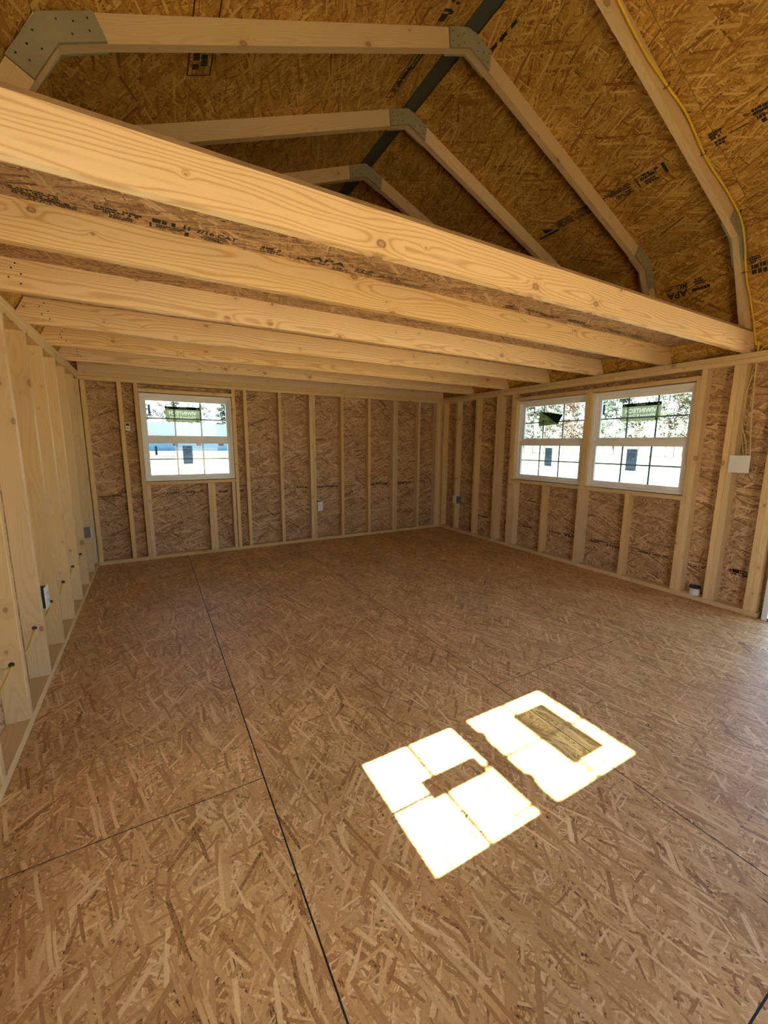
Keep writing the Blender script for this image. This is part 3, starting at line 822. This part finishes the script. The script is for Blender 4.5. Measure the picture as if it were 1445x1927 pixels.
sticker(MWL, .135, .470, 'green sticker on the narrow window of the stud wall', G1)
G2 = 'blue-grey performance labels on the lower sashes'
label_sheet(MWB, .375, .474, 'blue-grey paper label on the lower pane of the end wall window', G2)
label_sheet(MW1, .395, .492, 'blue-grey paper label below the peeling green sticker', G2)
label_sheet(MW2, .362, .462, 'blue-grey paper label on the window next to the switch plate', G2)
label_sheet(MWL, .275, .368, 'blue-grey paper label on the narrow window of the stud wall', G2)
G3 = 'small dark tags on the window glass'
strip_tag(MWB, .074, 1.566, .092, 'dark tag in the upper left pane of the end wall window', G3)
strip_tag(MWB, .108, 1.130, .060, 'dark tag in the lower left pane of the end wall window', G3)
strip_tag(MW2, .066, 1.566, .092, 'dark tag in the upper pane of the window next to the switch plate', G3)
for u, z in ((.083, 1.50), (.083, 1.16)):
    t = MB().box(u, u + .012, .056, .060, z, z + .09).build('tape_tag', 'film_blue2', None, MWL)
    tag(t, 'dark tag on the %s pane of the narrow stud wall window' % ('upper' if z > 1.3 else 'lower'), 'tag', G3)

# ================================================================== DOORWAY in the right wall
door = empty('door_1', (W + .04, -4.37, 0), 'white framed doorway beside the switch plate', 'door', kind='structure')
y0, y1 = DOOR_R[0], DOOR_R[1]
jm = MB(); jm.box(W - .004, W + .125, y1 - .028, y1 + .004, 0.0, 1.812); jm.box(W - .004, W + .125, y0 - .004, y0 + .028, 0.0, 1.812)
jm.box(W - .004, W + .125, y0 + .028, y1 - .028, 1.784, 1.812)
jm.build('jamb', 'vinyl', door)
st = MB(); st.box(W + .055, W + .075, y1 - .042, y1 - .028, 0.02, 1.784); st.box(W + .055, W + .075, y0 + .028, y0 + .042, 0.02, 1.784)
st.box(W + .055, W + .075, y0 + .042, y1 - .042, 1.770, 1.784)
st.build('door_stop', 'vinyl', door)
MB().box(W - .004, W + .14, y0 + .028, y1 - .028, 0.0, 0.02).build('threshold', 'steel', door)
# the leaf is swung fully open against the outside wall
leaf = MB(); xo = W + SD + .055; ya = y0 - .88
leaf.ring(ya, y0 - .01, .03, 1.78, .11, .11, .20, .11, 0, .04); leaf.box(ya + .11, y0 - .12, .008, .032, .23, .90)
leaf.box(ya + .11, y0 - .12, 0, .04, .90, 1.0)
LM = frame_m((xo, 0, 0), (0, 1, 0), (-1, 0, 0))
lf = leaf.build('leaf', 'vinyl', door, LM @ Matrix.Translation((0, -.045, 0)))
MB().box(ya + .11, y0 - .12, -.032, -.028, 1.0, 1.67).build('pane', 'glass', lf, LM)
MB().cyl((ya + .055, -.05, .92), 1, .026, -.05, 14).build('knob', 'steel', lf, LM)

# ================================================================== MILL STAMPS
def nearest_panel(key, pred):
    for o, Mx, u in roof_panels[key]:
        if pred(o, u): return o, Mx
    return roof_panels[key][0][0], roof_panels[key][0][1]

# deck underside between the first two joists
lp = [p for p in loft_panels]
DM = frame_m((0, 0, ZJ - .0006), (1, 0, 0), (0, -1, 0), (0, 0, -1))
first = [p[0] for p in loft_panels][-2]; second = [p[0] for p in loft_panels][-1]
V0 = 3.075
stamp(first, DM, [('l', .10, .215, V0 + .048, .004), ('b', .215, .375, V0 + .006, V0 + .056, 4), ('b', .25, .40, V0 - .02, V0 + .008, 3), ('l', .375, .425, V0 + .028, .004),
    ('b', .43, .60, V0 + .028, V0 + .060, 2), ('b', .47, .57, V0 - .012, V0 + .028, 3),
    ('b', .615, .715, V0 + .03, V0 + .066, 1), ('g', [(.615, V0 - .008), (.622, V0 - .008), (.622, V0 + .028), (.615, V0 + .028)]), ('b', .63, .74, V0 + .0, V0 + .026, 2),
    ('g', [(.728, V0 + .030), (.735, V0 + .030), (.735, V0 + .064), (.728, V0 + .064)]), ('g', [(.744, V0 + .030), (.751, V0 + .030), (.751, V0 + .064), (.744, V0 + .064)]),
    ('g', [(.735, V0 - .022), (.750, V0 - .022), (.750, V0 + .012), (.735, V0 + .012)]),
    ('t', '7/16 CAT', .772, .925, V0 + .028, V0 + .060), ('b', .79, .90, V0 - .016, V0 + .020, 3), ('l', .925, .975, V0 + .000, .004),
    ('b', .995, 1.12, V0 + .030, V0 + .052, 1), ('b', 1.01, 1.12, V0 - .004, V0 + .028, 2),
    ('t', 'APA', 1.235, 1.405, V0 + .032, V0 + .070), ('t', 'MILL 427', 1.185, 1.34, V0 + .006, V0 + .026), ('b', 1.35, 1.44, V0 - .012, V0 + .016, 2),
    ('b', 1.46, 1.56, V0 + .01, V0 + .056, 3), ('r', 1.53, 1.86, V0 + .012, V0 + .058, .004), ('b', 1.58, 1.74, V0 + .020, V0 + .046, 2), ('l', 1.68, 1.90, V0 - .004, .005)], seed=4)
stamp(second, DM, [('g', [(2.42, V0 + .030), (2.50, V0 + .030), (2.50, V0 + .062)]), ('b', 2.45, 2.62, V0 + .0, V0 + .028, 2), ('b', 2.56, 2.76, V0 + .034, V0 + .060, 2),
    ('b', 2.74, 2.92, V0 + .01, V0 + .052, 3), ('b', 2.98, 3.20, V0 + .016, V0 + .060, 3), ('b', 3.18, 3.30, V0 + .0, V0 + .03, 2), ('b', 3.34, 3.50, V0 + .036, V0 + .056, 1),
    ('b', 3.46, 3.66, V0 + .008, V0 + .052, 3), ('r', 3.68, 3.98, V0 + .006, V0 + .056, .004), ('b', 3.72, 3.92, V0 + .014, V0 + .046, 3)], seed=6)

# roof, right upper slope: stamps run along the ridge direction. local X = -y here, local Y = down slope
o, Mx = nearest_panel((1, 'upper'), lambda o, u: False)
sgn = Mx[1][0]                                                  # +1 if local X is +y
lu = math.hypot(KX - RX, ZR - KZ); SLC = lu / (KX - RX)
def rs(side, part, y, items, x_at, seed, turn=0.0):
    """print on a roof slope, starting at world y, reading towards the photographer"""
    o, Mx, u = next(q for q in roof_panels[(side, part)] if q[2][0] <= y * q[1][1][0] <= q[2][1])
    d = (x_at - (RX if part == 'upper' else KX)) * side if side > 0 else ((RX if part == 'upper' else W - KX) - x_at)
    if part == 'upper': v = d * SLC
    else: v = d * math.hypot(1, 1.85)
    X = Vector((0, -1, 0))
    if turn:                                                    # the sheet hangs upside down: print turned half round
        X = -X; y -= turn; new = []
        for it in items:
            if it[0] == 't': new.append(('t', it[1], turn - it[3], turn - it[2], -it[5], -it[4]))
            elif it[0] in 'br': new.append((it[0], turn - it[2], turn - it[1], -it[4], -it[3], it[5]))
            elif it[0] == 'l': new.append(('l', turn - it[2], turn - it[1], -it[3], it[4]))
            else: new.append(('g', [(turn - p[0], -p[1]) for p in it[1]]))
        items = new
    D = Vector((Mx[0][1], Mx[1][1], Mx[2][1])); Nn = Vector((Mx[0][2], Mx[1][2], Mx[2][2]))
    org = Vector((Mx[0][3], y, Mx[2][3])) + D * v + Nn * .0007
    Yv = Nn.cross(X)
    return stamp(o, frame_m(org, X, Yv, Nn), items, seed=seed)
rs(1, 'upper', -2.45, [('l', -.02, .16, -.035, .018), ('g', [(.05, -.012), (.13, -.012), (.05, .04)]), ('b', .16, .32, -.030, .035, 4), ('b', .30, .50, .005, .045, 4), ('b', .32, .48, -.035, .0, 3),
    ('l', .50, .56, -.002, .006), ('b', .55, .76, -.002, .04, 3), ('b', .62, .76, -.045, -.01, 3), ('g', [(.775, -.04), (.783, -.04), (.783, .04), (.775, .04)]),
    ('b', .79, .92, .002, .046, 2), ('b', .80, .90, -.042, -.006, 2), ('g', [(.935, -.03), (.953, -.03), (.953, .05), (.935, .05)])], 3.435, 11)
rs(1, 'upper', -3.615, [('b', .02, .09, .0, .05, 3), ('b', .03, .09, -.05, -.01, 2), ('l', .10, .18, -.008, .005)], 3.42, 12)
rs(1, 'upper', -3.82, [('b', .0, .26, .012, .055, 2), ('b', .01, .26, -.05, .004, 2), ('t', 'APA', .32, .5, -.03, .03)], 3.42, 13)
rs(1, 'lower', -3.06, [('b', .0, .08, .02, .055, 3), ('t', 'MILL', .085, .165, .012, .05), ('t', 'APA', .02, .165, -.045, .006), ('b', .19, .29, .012, .06, 3), ('b', .17, .31, -.03, -.004, 1), ('l', .35, .42, .028, .005)], 4.205, 14, .42)
rs(1, 'lower', -3.60, [('b', .0, .07, .03, .07, 3), ('b', .0, .10, -.05, .02, 2), ('g', [(.14, -.03), (.16, -.03), (.16, .08), (.14, .08)])], 4.195, 15)
# left upper slope: long print close to the ridge, boxed print lower down
rs(-1, 'upper', -2.50, [('r', .0, .44, -.032, .032, .006), ('b', .03, .26, -.022, .022, 2), ('l', .10, .40, .0, .012), ('l', .22, .42, -.02, .010)], 1.99, 16)
rs(-1, 'upper', -3.02, [('b', .0, .10, -.02, .035, 1), ('b', .03, .16, -.04, -.01, 1), ('b', .10, .20, .0, .03, 1)], 1.985, 17)
rs(1, 'upper', -3.01, [('g', [(.0, -.008), (.04, -.008), (.05, .008), (.01, .008)]), ('g', [(.06, -.008), (.11, -.008), (.12, .008), (.07, .008)]), ('g', [(.14, -.006), (.18, -.006), (.19, .008), (.15, .008)])], 2.335, 18)
rs(-1, 'upper', -2.70, [('r', .0, .40, -.055, .055, .006), ('b', .02, .19, -.035, .035, 2)], .872, 19)

# end wall: printed guide line with scraps of lettering, the sheet hung upside down
def wall_stamp(sheets, Mx, u, z, items, seed):
    for a, b, p in sheets:
        if a <= u < b:
            m = Mx @ Matrix.Translation((u, z, .0007))
            return stamp(p, m, items, seed=seed)
for k, (x, items) in enumerate([(.02, [('l', 0, .28, .0, .004), ('l', .02, .25, -.022, .004), ('b', .12, .24, .004, .018, 1)]),
        (.35, [('l', 0, .09, .002, .004), ('l', 0, .09, -.02, .003)]), (.53, [('l', 0, .56, .0, .004), ('l', 0, .5, -.024, .003), ('b', .1, .28, .006, .022, 1)]),
        (1.17, [('b', 0, .17, -.012, .016, 1)]), (1.44, [('b', 0, .07, -.012, .016, 1)]), (1.57, [('l', 0, .33, .0, .004), ('l', .02, .3, -.022, .003)]),
        (1.97, [('l', 0, .33, .002, .004), ('b', .26, .33, -.01, .022, 1)]), (2.40, [('b', 0, .33, -.01, .014, 1), ('l', 0, .3, -.026, .003)]),
        (2.79, [('l', 0, .34, .0, .004), ('l', 0, .3, -.02, .003)]), (3.19, [('b', .02, .1, -.014, .014, 1), ('l', .1, .33, .004, .004), ('b', .22, .32, -.02, .02, 2)]),
        (3.62, [('b', 0, .32, -.016, .02, 2)]), (4.0, [('l', 0, .26, .0, .004)])]):
    wall_stamp(sh_back, MBACK, x, .700, items, 30 + k)
def updown(s, u0, u1, v0, v1): return ('t', s, u1, u0, v1, v0)
for x in (0.86, 2.14, 3.30): wall_stamp(sh_back, MBACK, x, .700, [updown('APA', 0, .11, -.002, .028)], 50)
for k, (y, items) in enumerate([(-.95, [('b', 0, .16, -.012, .014, 1), updown('APA', .16, .26, -.012, .012)]), (-1.34, [('b', 0, .10, -.03, .02, 3)]),
        (-1.84, [('l', 0, .36, .012, .004), ('b', .1, .3, -.016, .006, 1)]), (-2.29, [('b', .20, .36, -.008, .012, 1), updown('APA', 0, .16, -.014, .018), ('l', 0, .38, .024, .003)]),
        (-2.78, [('b', .22, .36, -.012, .026, 2), updown('1020', .0, .15, -.022, .006), ('b', .06, .30, .008, .022, 1)]),
        (-3.25, [('l', .0, .38, -.006, .004), ('l', .0, .36, .016, .003), ('b', .04, .32, -.004, .012, 1)]),
        (-3.49, [('r', .0, .14, -.012, .02, .003), updown('A', .14, .18, -.016, .03), ('b', .01, .13, -.03, -.016, 1)]), (-3.765, [('b', .0, .13, -.02, .03, 3), ('b', .06, .13, .0, .03, 1)])]):
    wall_stamp(sh_right, MRIGHT, y, .285, items, 60 + k)
for k, y in enumerate((.45, 1.2, 1.7)):
    wall_stamp(sh_left, MLEFT, y, .7, [('l', 0, .3, 0, .004)], 80 + k)

# ================================================================== ELECTRICS
def plate(name, Mx, w, h, gangs, kind, label, cat, box='bluebox', boxd=.06, boxw=None, bu=None):
    """Mx: local X right, Y into the wall, Z up; centre of the plate on the stud face"""
    t = empty(name, (0, 0, 0)); t.matrix_world = Mx; WM[t] = Mx
    tag(t, label, cat)
    bm = bmesh.new(); bmesh.ops.create_cube(bm, size=1)
    for v in bm.verts: v.co = (v.co.x * w, v.co.y * .006 - .009, v.co.z * h)
    bmesh.ops.bevel(bm, geom=[e for e in bm.edges], offset=.002, segments=2, affect='EDGES')
    me = bpy.data.meshes.new('plate'); bm.to_mesh(me); bm.free()
    obj('cover_plate', me, 'plastic', t, Mx)
    bw = boxw or w - .012
    MB().box(-bw / 2 if bu is None else bu, bw / 2 if bu is None else bu + bw, -.006, boxd, -h / 2 + .006, h / 2 - .006).build('box', box, t, Mx)
    for g_ in range(gangs):
        cx = (g_ - (gangs - 1) / 2) * .046
        if kind == 'switch':
            MB().box(cx - .012, cx + .012, -.0135, -.0119, -.016, .016).build('bezel', 'plastic', t, Mx)
            m = MB(); m.v = [(cx - .005, -.013, -.004), (cx + .005, -.013, -.004), (cx + .005, -.024, .009), (cx - .005, -.024, .009), (cx - .005, -.013, .009), (cx + .005, -.013, .009)]
            m.f = [(0, 1, 2, 3), (3, 2, 5, 4), (0, 3, 4), (1, 5, 2), (0, 4, 5, 1)]
            m.build('toggle', 'plastic', t, Mx)
        else:
            for sz in (.02, -.02):
                f = MB().cyl((cx, -.0119, sz), 1, .0165, -.002, 16).build('receptacle_face', 'plastic', t, Mx)
                MB().box(cx - .007, cx - .0045, -.0146, -.0138, sz - .002, sz + .008).box(cx + .0045, cx + .007, -.0146, -.0138, sz - .002, sz + .007).cyl((cx, -.0138, sz - .008), 1, .0024, -.0008, 8).build('slot', 'slot', f, Mx)
        for sz in (h * .42, -h * .42):
            if kind == 'switch': MB().cyl((cx, -.0119, sz), 1, .003, -.0012, 8).build('screw', 'plastic', t, Mx)
    if kind != 'switch': MB().cyl((0, -.0119, 0), 1, .003, -.0012, 8).build('screw', 'plastic', t, Mx)
    return t
def wm(which, u, z):
    if which == 'back': return frame_m((u, 0, z), (1, 0, 0), (0, 1, 0))
    if which == 'right': return frame_m((W, u, z), (0, -1, 0), (1, 0, 0))
    return frame_m((0, u, z), (0, 1, 0), (-1, 0, 0))
plate('electrical_outlet', wm('back', 2.427, .456), .074, .116, 1, 'outlet', 'white outlet on the end wall beside a double stud', 'outlet')
plate('electrical_outlet', wm('left', -2.285, .440), .076, .120, 1, 'outlet', 'white outlet on the closely studded wall, above yellow wires', 'outlet', boxd=.062)
plate('electrical_outlet', wm('right', -.352, .468), .074, .108, 1, 'outlet', 'white outlet with grey box near the inside corner of the window pair wall', 'outlet', 'steel', .06, .070, .0)
plate('electrical_outlet', wm('left', -.352, .425), .074, .108, 1, 'outlet', 'outlet in a grey metal box by the corner of the closely studded wall', 'outlet', 'steel', .085)
plate('light_switch', wm('right', -3.637, 1.132), .126, .128, 2, 'switch', 'white double light switch plate hanging below yellow cables', 'switch', boxw=.08)
# little controller on the end wall
t = empty('thermostat', (.367, .0, 1.424), 'small white thermostat beside the stud left of the end wall window', 'thermostat')
MB().box(.347, .388, .012, .035, 1.384, 1.465).build('case', 'plastic', t)
MB().box(.353, .382, .0105, .0125, 1.432, 1.456).build('screen', 'slot', t)
MB().box(.360, .375, .0105, .0125, 1.400, 1.412).build('button', 'steel', t)
MB().box(.340, .347, .015, .030, 1.40, 1.45).build('bracket', 'steel', t)

# drain stub in the bottom plate
t = empty('drain_pipe', (W + .044, -3.445, H2), 'short white pipe stub with a black cap standing on the bottom plate', 'pipe')
def lathe(name, prof, mat, par, Mx, n=24):
    V = []; Fc = []
    for r, z in prof:
        V += [(r * math.cos(2 * math.pi * i / n), r * math.sin(2 * math.pi * i / n), z) for i in range(n)]
    for k in range(len(prof) - 1):
        Fc += [(k * n + i, k * n + (i + 1) % n, (k + 1) * n + (i + 1) % n, (k + 1) * n + i) for i in range(n)]
    me = mesh_from(name, V, Fc)
    for p in me.polygons: p.use_smooth = False
    return obj(name, me, mat, par, Mx)
PM = Matrix.Translation((W + .044, -3.445, H2))
lathe('pipe', [(0.0, 0), (.037, 0), (.037, .058), (.032, .058), (.032, .02), (0, .02)], 'plastic', t, PM)
lathe('cap', [(.0315, .040), (.0395, .059), (.0395, .071), (.028, .074), (.026, .066), (0, .066)], 'bluebox', t, PM)

# cables ----------------------------------------------------------------
yT = YT[0] - .0172
pts = []
for px, py in ((1163, 0), (1200, 75), (1225, 118), (1255, 160), (1290, 205), (1306, 245), (1320, 280), (1335, 310), (1360, 345), (1391, 400), (1399, 430), (1402, 465), (1402, 500), (1405, 530), (1412, 560), (1421, 590), (1427, 620)):
    p = on_plane(px, py, 1, yT); p.z = min(p.z, rl(p.x) - .012); pts.append(p)
pts = [Vector((RX + .06, yT, rl(RX + .06) - .03)), Vector((2.40, yT, rl(2.40) - .04))] + pts
pts += [Vector((W + .052, yT - .02, ZT + .10)), Vector((W + .050, yT - .02, ZT - .03)), Vector((W + .045, yT - .03, ZP - .06))]
cab = tube('truss_cable', pts, .0076, 'cable', None, flat=.75)
tag(cab, 'yellow cable stapled along the truss at the open loft edge', 'cable')
for px, py in ((1256, 160), (1325, 288), (1391, 398), (1402, 512)):
    p = on_plane(px, py, 1, yT); p.z = min(p.z, rl(p.x) - .012)
    d = Vector((1, 0, -.4)).normalized() if py < 420 else Vector((1, 0, -1.85)).normalized()
    nn = Vector((-d.z, 0, d.x))
    s_ = frame_m((p.x, yT, p.z), d, (0, 1, 0))
    MB().box(-.002, .002, -.008, .020, -.011, -.008).box(-.002, .002, -.008, .020, .008, .011).box(-.002, .002, -.010, -.006, -.011, .011).build('staple', 'staple', cab, s_)
def wall_path(pp, x): return [on_plane(a, b, 0, x) for a, b in pp]
c2 = tube('switch_cable', wall_path([(1424, 672), (1421, 700), (1416, 760), (1413, 800), (1412, 835), (1411, 862)], W + .026), .0056, 'cable_pale', None, flat=.6)
tag(c2, 'straight pale yellow cable running down to the switch plate', 'cable')
c3 = tube('switch_cable', wall_path([(1427, 672), (1424, 695), (1412, 715), (1405, 735), (1400, 765), (1395, 785), (1396, 805), (1402, 825), (1404, 845), (1403, 862)], W + .046), .0056, 'cable_pale', None, flat=.6)
tag(c3, 'pale yellow cable bowing out toward the studs above the switch plate', 'cable')
c4 = tube('switch_cable', wall_path([(1422, 672), (1415, 705), (1406, 722), (1401, 745), (1396, 775), (1393, 800), (1396, 825), (1399, 862)], W + .066), .0052, 'cable_pale', None, flat=.6)
tag(c4, 'pale yellow cable lying against the double stud above the switch plate', 'cable')
c5 = tube('looped_cable', [Vector((W + .05, yT - .03, ZP + .03)), Vector((W + .05, yT - .035, ZT + .02)), Vector((W + .04, yT - .075, ZT + .045)), Vector((W + .03, yT - .16, ZT + .075)), Vector((W + .03, yT - .40, ZT + .085)), Vector((W + .03, yT - 1.2, ZT + .03))], .0058, 'cable_pale', None, flat=.6)
tag(c5, 'yellow cable looping off along the top plate past the doorway', 'cable')
# wire through the left-hand studs
wy = [-3.45, -3.18, -2.975, -2.77, -2.57, -2.365, -2.16, -1.96, -1.76, -1.553, -1.35, -1.147, -.95, -.74, -.55, -.40]
wpts = []
for k, y in enumerate(wy):
    wpts.append(Vector((-.038, y, .315 if k % 2 else .255 + .02 * ((k // 2) % 2))))
c6 = tube('wall_wire', wpts, .0050, 'cable', None, flat=.7)
tag(c6, 'yellow wire sagging through drilled holes in the closely set studs', 'cable')
for y in LST[2:9]:
    MB().cyl((-.038, y - H2 - .0006, .312), 1, .011, .0012, 14).build('drilled_hole', 'slot', wall_left)
c7 = tube('wall_wire', [Vector((-.03, -.715, ZP - .02)), Vector((-.03, -.700, 1.70)), Vector((-.028, -.712, 1.2)), Vector((-.03, -.700, .8)), Vector((-.04, -.45, .52)), Vector((-.05, -.37, .46))], .0055, 'cable', None, flat=.6)
tag(c7, 'yellow wire dropping down the stud to the grey metal box', 'cable')
c8 = tube('wall_wire', [Vector((2.43, .045, .41)), Vector((2.46, .05, .345))] + [Vector((x, .05, z)) for x, z in ((2.6, .335), (2.75, .34), (2.95, .338), (3.15, .345), (3.35, .34), (3.55, .35), (3.75, .345), (3.97, .35), (4.2, .36))] + [Vector((4.34, .06, .37)), Vector((W + .05, -.10, .38)), Vector((W + .05, -.30, .42))], .0050, 'cable_pale', None, flat=.7)
tag(c8, 'thin yellow wire running level through the end wall studs', 'cable')
# scrap on the floor
chip = MB().box(-.012, .012, -.004, .004, 0, .003).build('wood_chip', 'chip', None, Matrix.Translation(on_plane(1325, 1157, 2, 0.0)) @ Matrix.Rotation(.4, 4, 'Z'))
tag(chip, 'small pale wood chip on the floor near the drain pipe', 'wood chip')

# ================================================================== OUTSIDE
GZ = -0.42
def ground_mat():
    m, nt, out = new_mat('dry_grass')
    tc = N(nt, 'ShaderNodeTexCoord'); n1 = N(nt, 'ShaderNodeTexNoise'); n1.inputs['Scale'].default_value = .35; n1.inputs['Detail'].default_value = 6
    nt.links.new(tc.outputs['Object'], n1.inputs['Vector'])
    cr = N(nt, 'ShaderNodeValToRGB'); e = cr.color_ramp.elements
    e[0].position = .35; e[0].color = (.16, .135, .075, 1); e[1].position = .65; e[1].color = (.30, .25, .16, 1)
    nt.links.new(n1.outputs['Fac'], cr.inputs[0])
    b = N(nt, 'ShaderNodeBsdfPrincipled'); b.inputs['Roughness'].default_value = .95; b.inputs['Specular IOR Level'].default_value = .1
    nt.links.new(cr.outputs[0], b.inputs['Base Color']); nt.links.new(b.outputs[0], out.inputs['Surface'])
    return m
MAT['ground'] = ground_mat()
MAT['straw'] = plain('pine_straw', (.050, .028, .016), .95, noise=.45)
MAT['bark'] = plain('tree_bark', (.085, .065, .05), .9, noise=.3)
MAT['leaf_a'] = plain('dark_green_needles', (.014, .024, .012), .8, noise=.4)
MAT['leaf_b'] = plain('olive_leaves', (.030, .032, .014), .8, noise=.4)
MAT['leaf_c'] = plain('rusty_leaves', (.060, .032, .016), .8, noise=.4)
MAT['house_wall'] = plain('blue_siding', (.09, .21, .33), .7, noise=.08)
MAT['house_roof'] = plain('grey_blue_shingles', (.020, .032, .042), .9, noise=.3)
MAT['house_trim'] = plain('white_trim', (.30, .31, .33), .6)
gr = MB().box(-160, 220, -160, 240, GZ - .5, GZ).build('ground', 'ground')
tag(gr, 'dry pale grass field around the shed', 'ground', kind='structure')
sb = MB().box(-35, 45, 52, 82, GZ, GZ + .06).build('straw_bed', 'straw')
tag(sb, 'brown pine straw strip in front of the blue house', 'straw', kind='stuff')

hs = empty('house', (8, 96, GZ), 'long low blue house with grey shingle roof beyond the field', 'house')
hw = MB().box(-14, 34, 92, 100, GZ, 2.55).build('wall', 'house_wall', hs)
rf = MB(); k = len(rf.v)
rf.v += [(-15, 91.2, 2.55), (35, 91.2, 2.55), (35, 100.8, 2.55), (-15, 100.8, 2.55), (-15, 96, 5.5), (35, 96, 5.5)]
rf.f += [(0, 1, 5, 4), (2, 3, 4, 5), (0, 4, 3), (1, 2, 5), (0, 3, 2, 1)]
rfo = rf.build('roof', 'house_roof', hs)
MB().box(-15, 35, 91.05, 91.2, 2.35, 2.72).build('fascia', 'house_trim', rfo)
pg = MB(); pg.v += [(-3.5, 90.4, 2.6), (3.0, 90.4, 2.6), (-.2, 90.4, 4.0), (-3.5, 94, 2.6), (3.0, 94, 2.6), (-.2, 94, 4.0)]
pg.f += [(0, 1, 2), (3, 5, 4), (0, 2, 5, 3), (1, 4, 5, 2), (0, 3, 4, 1)]
pg.build('porch_gable', 'house_trim', hs)
for x in (-9, -2.5, 4.5, 9.0, 13.5, 20, 27):
    wf = MB().ring(x, x + 1.3, .55, 1.95, .09, .09, .09, .09, 91.93, 92.0).build('house_window', 'house_trim', hs)
    MB().box(x + .09, x + 1.21, 91.96, 91.99, .64, 1.86).build('pane', 'bluebox', wf)

def tree_meshes(seed, h, kind):
    rg = random.Random(seed)
    tr = MB(); rad = h * .016
    def limb(a, b, r0, r1, n=6):
        a = Vector(a); b = Vector(b); t = (b - a).normalized(); o = t.orthogonal().normalized(); q = t.cross(o); k = len(tr.v)
        for p, r in ((a, r0), (b, r1)):
            for i in range(n):
                an = 2 * math.pi * i / n; tr.v.append(tuple(p + o * r * math.cos(an) + q * r * math.sin(an)))
        tr.f += [(k + i, k + (i + 1) % n, k + n + (i + 1) % n, k + n + i) for i in range(n)]
    top = h * .92
    limb((0, 0, 0), (rg.uniform(-.3, .3), rg.uniform(-.3, .3), top * .5), rad, rad * .65); limb((0, 0, top * .5), (0, 0, top), rad * .65, rad * .15)
    tips = []
    for i in range(34):
        z = h * rg.uniform(.16, .92); a = rg.uniform(0, 6.283)
        if kind == 'pine': ln = (1 - z / h) * h * .17 + .5
        else: ln = h * .17 * math.sin(math.pi * min(1, (z / h + .02))) + .5
        e = Vector((math.cos(a) * ln, math.sin(a) * ln, z + (.10 if kind == 'pine' else .35) * ln))
        limb((0, 0, z), e, rad * .28, rad * .06, 4); tips.append((Vector((0, 0, z)), e))
        for _ in range(3):
            f = rg.uniform(.35, .9); m = Vector((0, 0, z)).lerp(e, f)
            e2 = m + Vector((rg.uniform(-1, 1), rg.uniform(-1, 1), rg.uniform(-.2, .8))) * ln * .35
            limb(m, e2, rad * .12, rad * .03, 3); tips.append((m, e2))
    fo = MB(); n = 2600 if kind == 'pine' else 1500
    for i in range(n):
        a, b = rg.choice(tips); p = a.lerp(b, rg.uniform(.3, 1.05)) + Vector((rg.gauss(0, .28), rg.gauss(0, .28), rg.gauss(0, .22)))
        u = Vector((rg.gauss(0, 1), rg.gauss(0, 1), rg.gauss(0, .6))).normalized(); v = u.orthogonal().normalized()
        s = rg.uniform(.10, .24)
        fo.poly([p - u * s, p + v * s * .55, p + u * s, p - v * s * .55])
    return mesh_from('trunk', tr.v, tr.f), mesh_from('foliage', fo.v, fo.f)
KINDS = [('pine', 'leaf_a', 15), ('broad', 'leaf_b', 13), ('broad', 'leaf_c', 11)]
TM = []
for i, (k, lf_, h) in enumerate(KINDS):
    a, b = tree_meshes(100 + i, h, k); a.materials.append(MAT['bark']); b.materials.append(MAT[lf_]); TM.append((a, b))
TL = {('r', 0): 'tall dark pine in the tree line beyond the window pair', ('r', 1): 'olive broadleaf tree in the tree line beyond the window pair', ('r', 2): 'rusty leaved tree in the tree line beyond the window pair',
      ('b', 0): 'tall dark pine rising behind the blue house', ('b', 1): 'olive broadleaf tree rising behind the blue house', ('b', 2): 'rusty leaved tree rising behind the blue house'}
rg = random.Random(7)
def plant(x, y, k, where, row):
    t = empty('tree', (x, y, GZ), TL[(where, k)] + ', ' + row, 'tree', 'tree line beyond the field' if where == 'r' else 'trees behind the house')
    Mx = Matrix.Translation((x, y, GZ - .05)) @ Matrix.Rotation(rg.uniform(0, 6.28), 4, 'Z') @ Matrix.Scale(rg.uniform(.85, 1.2), 4)
    place(bpy.data.objects.new('trunk', TM[k][0]), None, t, Mx); place(bpy.data.objects.new('foliage', TM[k][1]), None, t, Mx)
for r in range(3):
    for i in range(9):
        plant(58 + 9 * r + rg.uniform(-.6, .6), 10 + 3.2 * (r % 2) + i * 6.6 + rg.uniform(-.5, .5), ((0, 1, 1, 0, 2, 1, 2, 1, 0), (0, 0, 1, 1, 0, 1, 0, 2, 1), (0, 1, 0, 0, 1, 0, 0, 1, 0))[r][i], 'r', ('front row', 'middle row', 'back row')[r])
for r in range(2):
    for i in range(9):
        plant(-16 + 3 * r + i * 6.6 + rg.uniform(-.5, .5), 108 + 9 * r + rg.uniform(-.6, .6), (1, 0, 1, 2, 1, 0, 0, 1, 1)[i], 'b', ('front row', 'back row')[r])
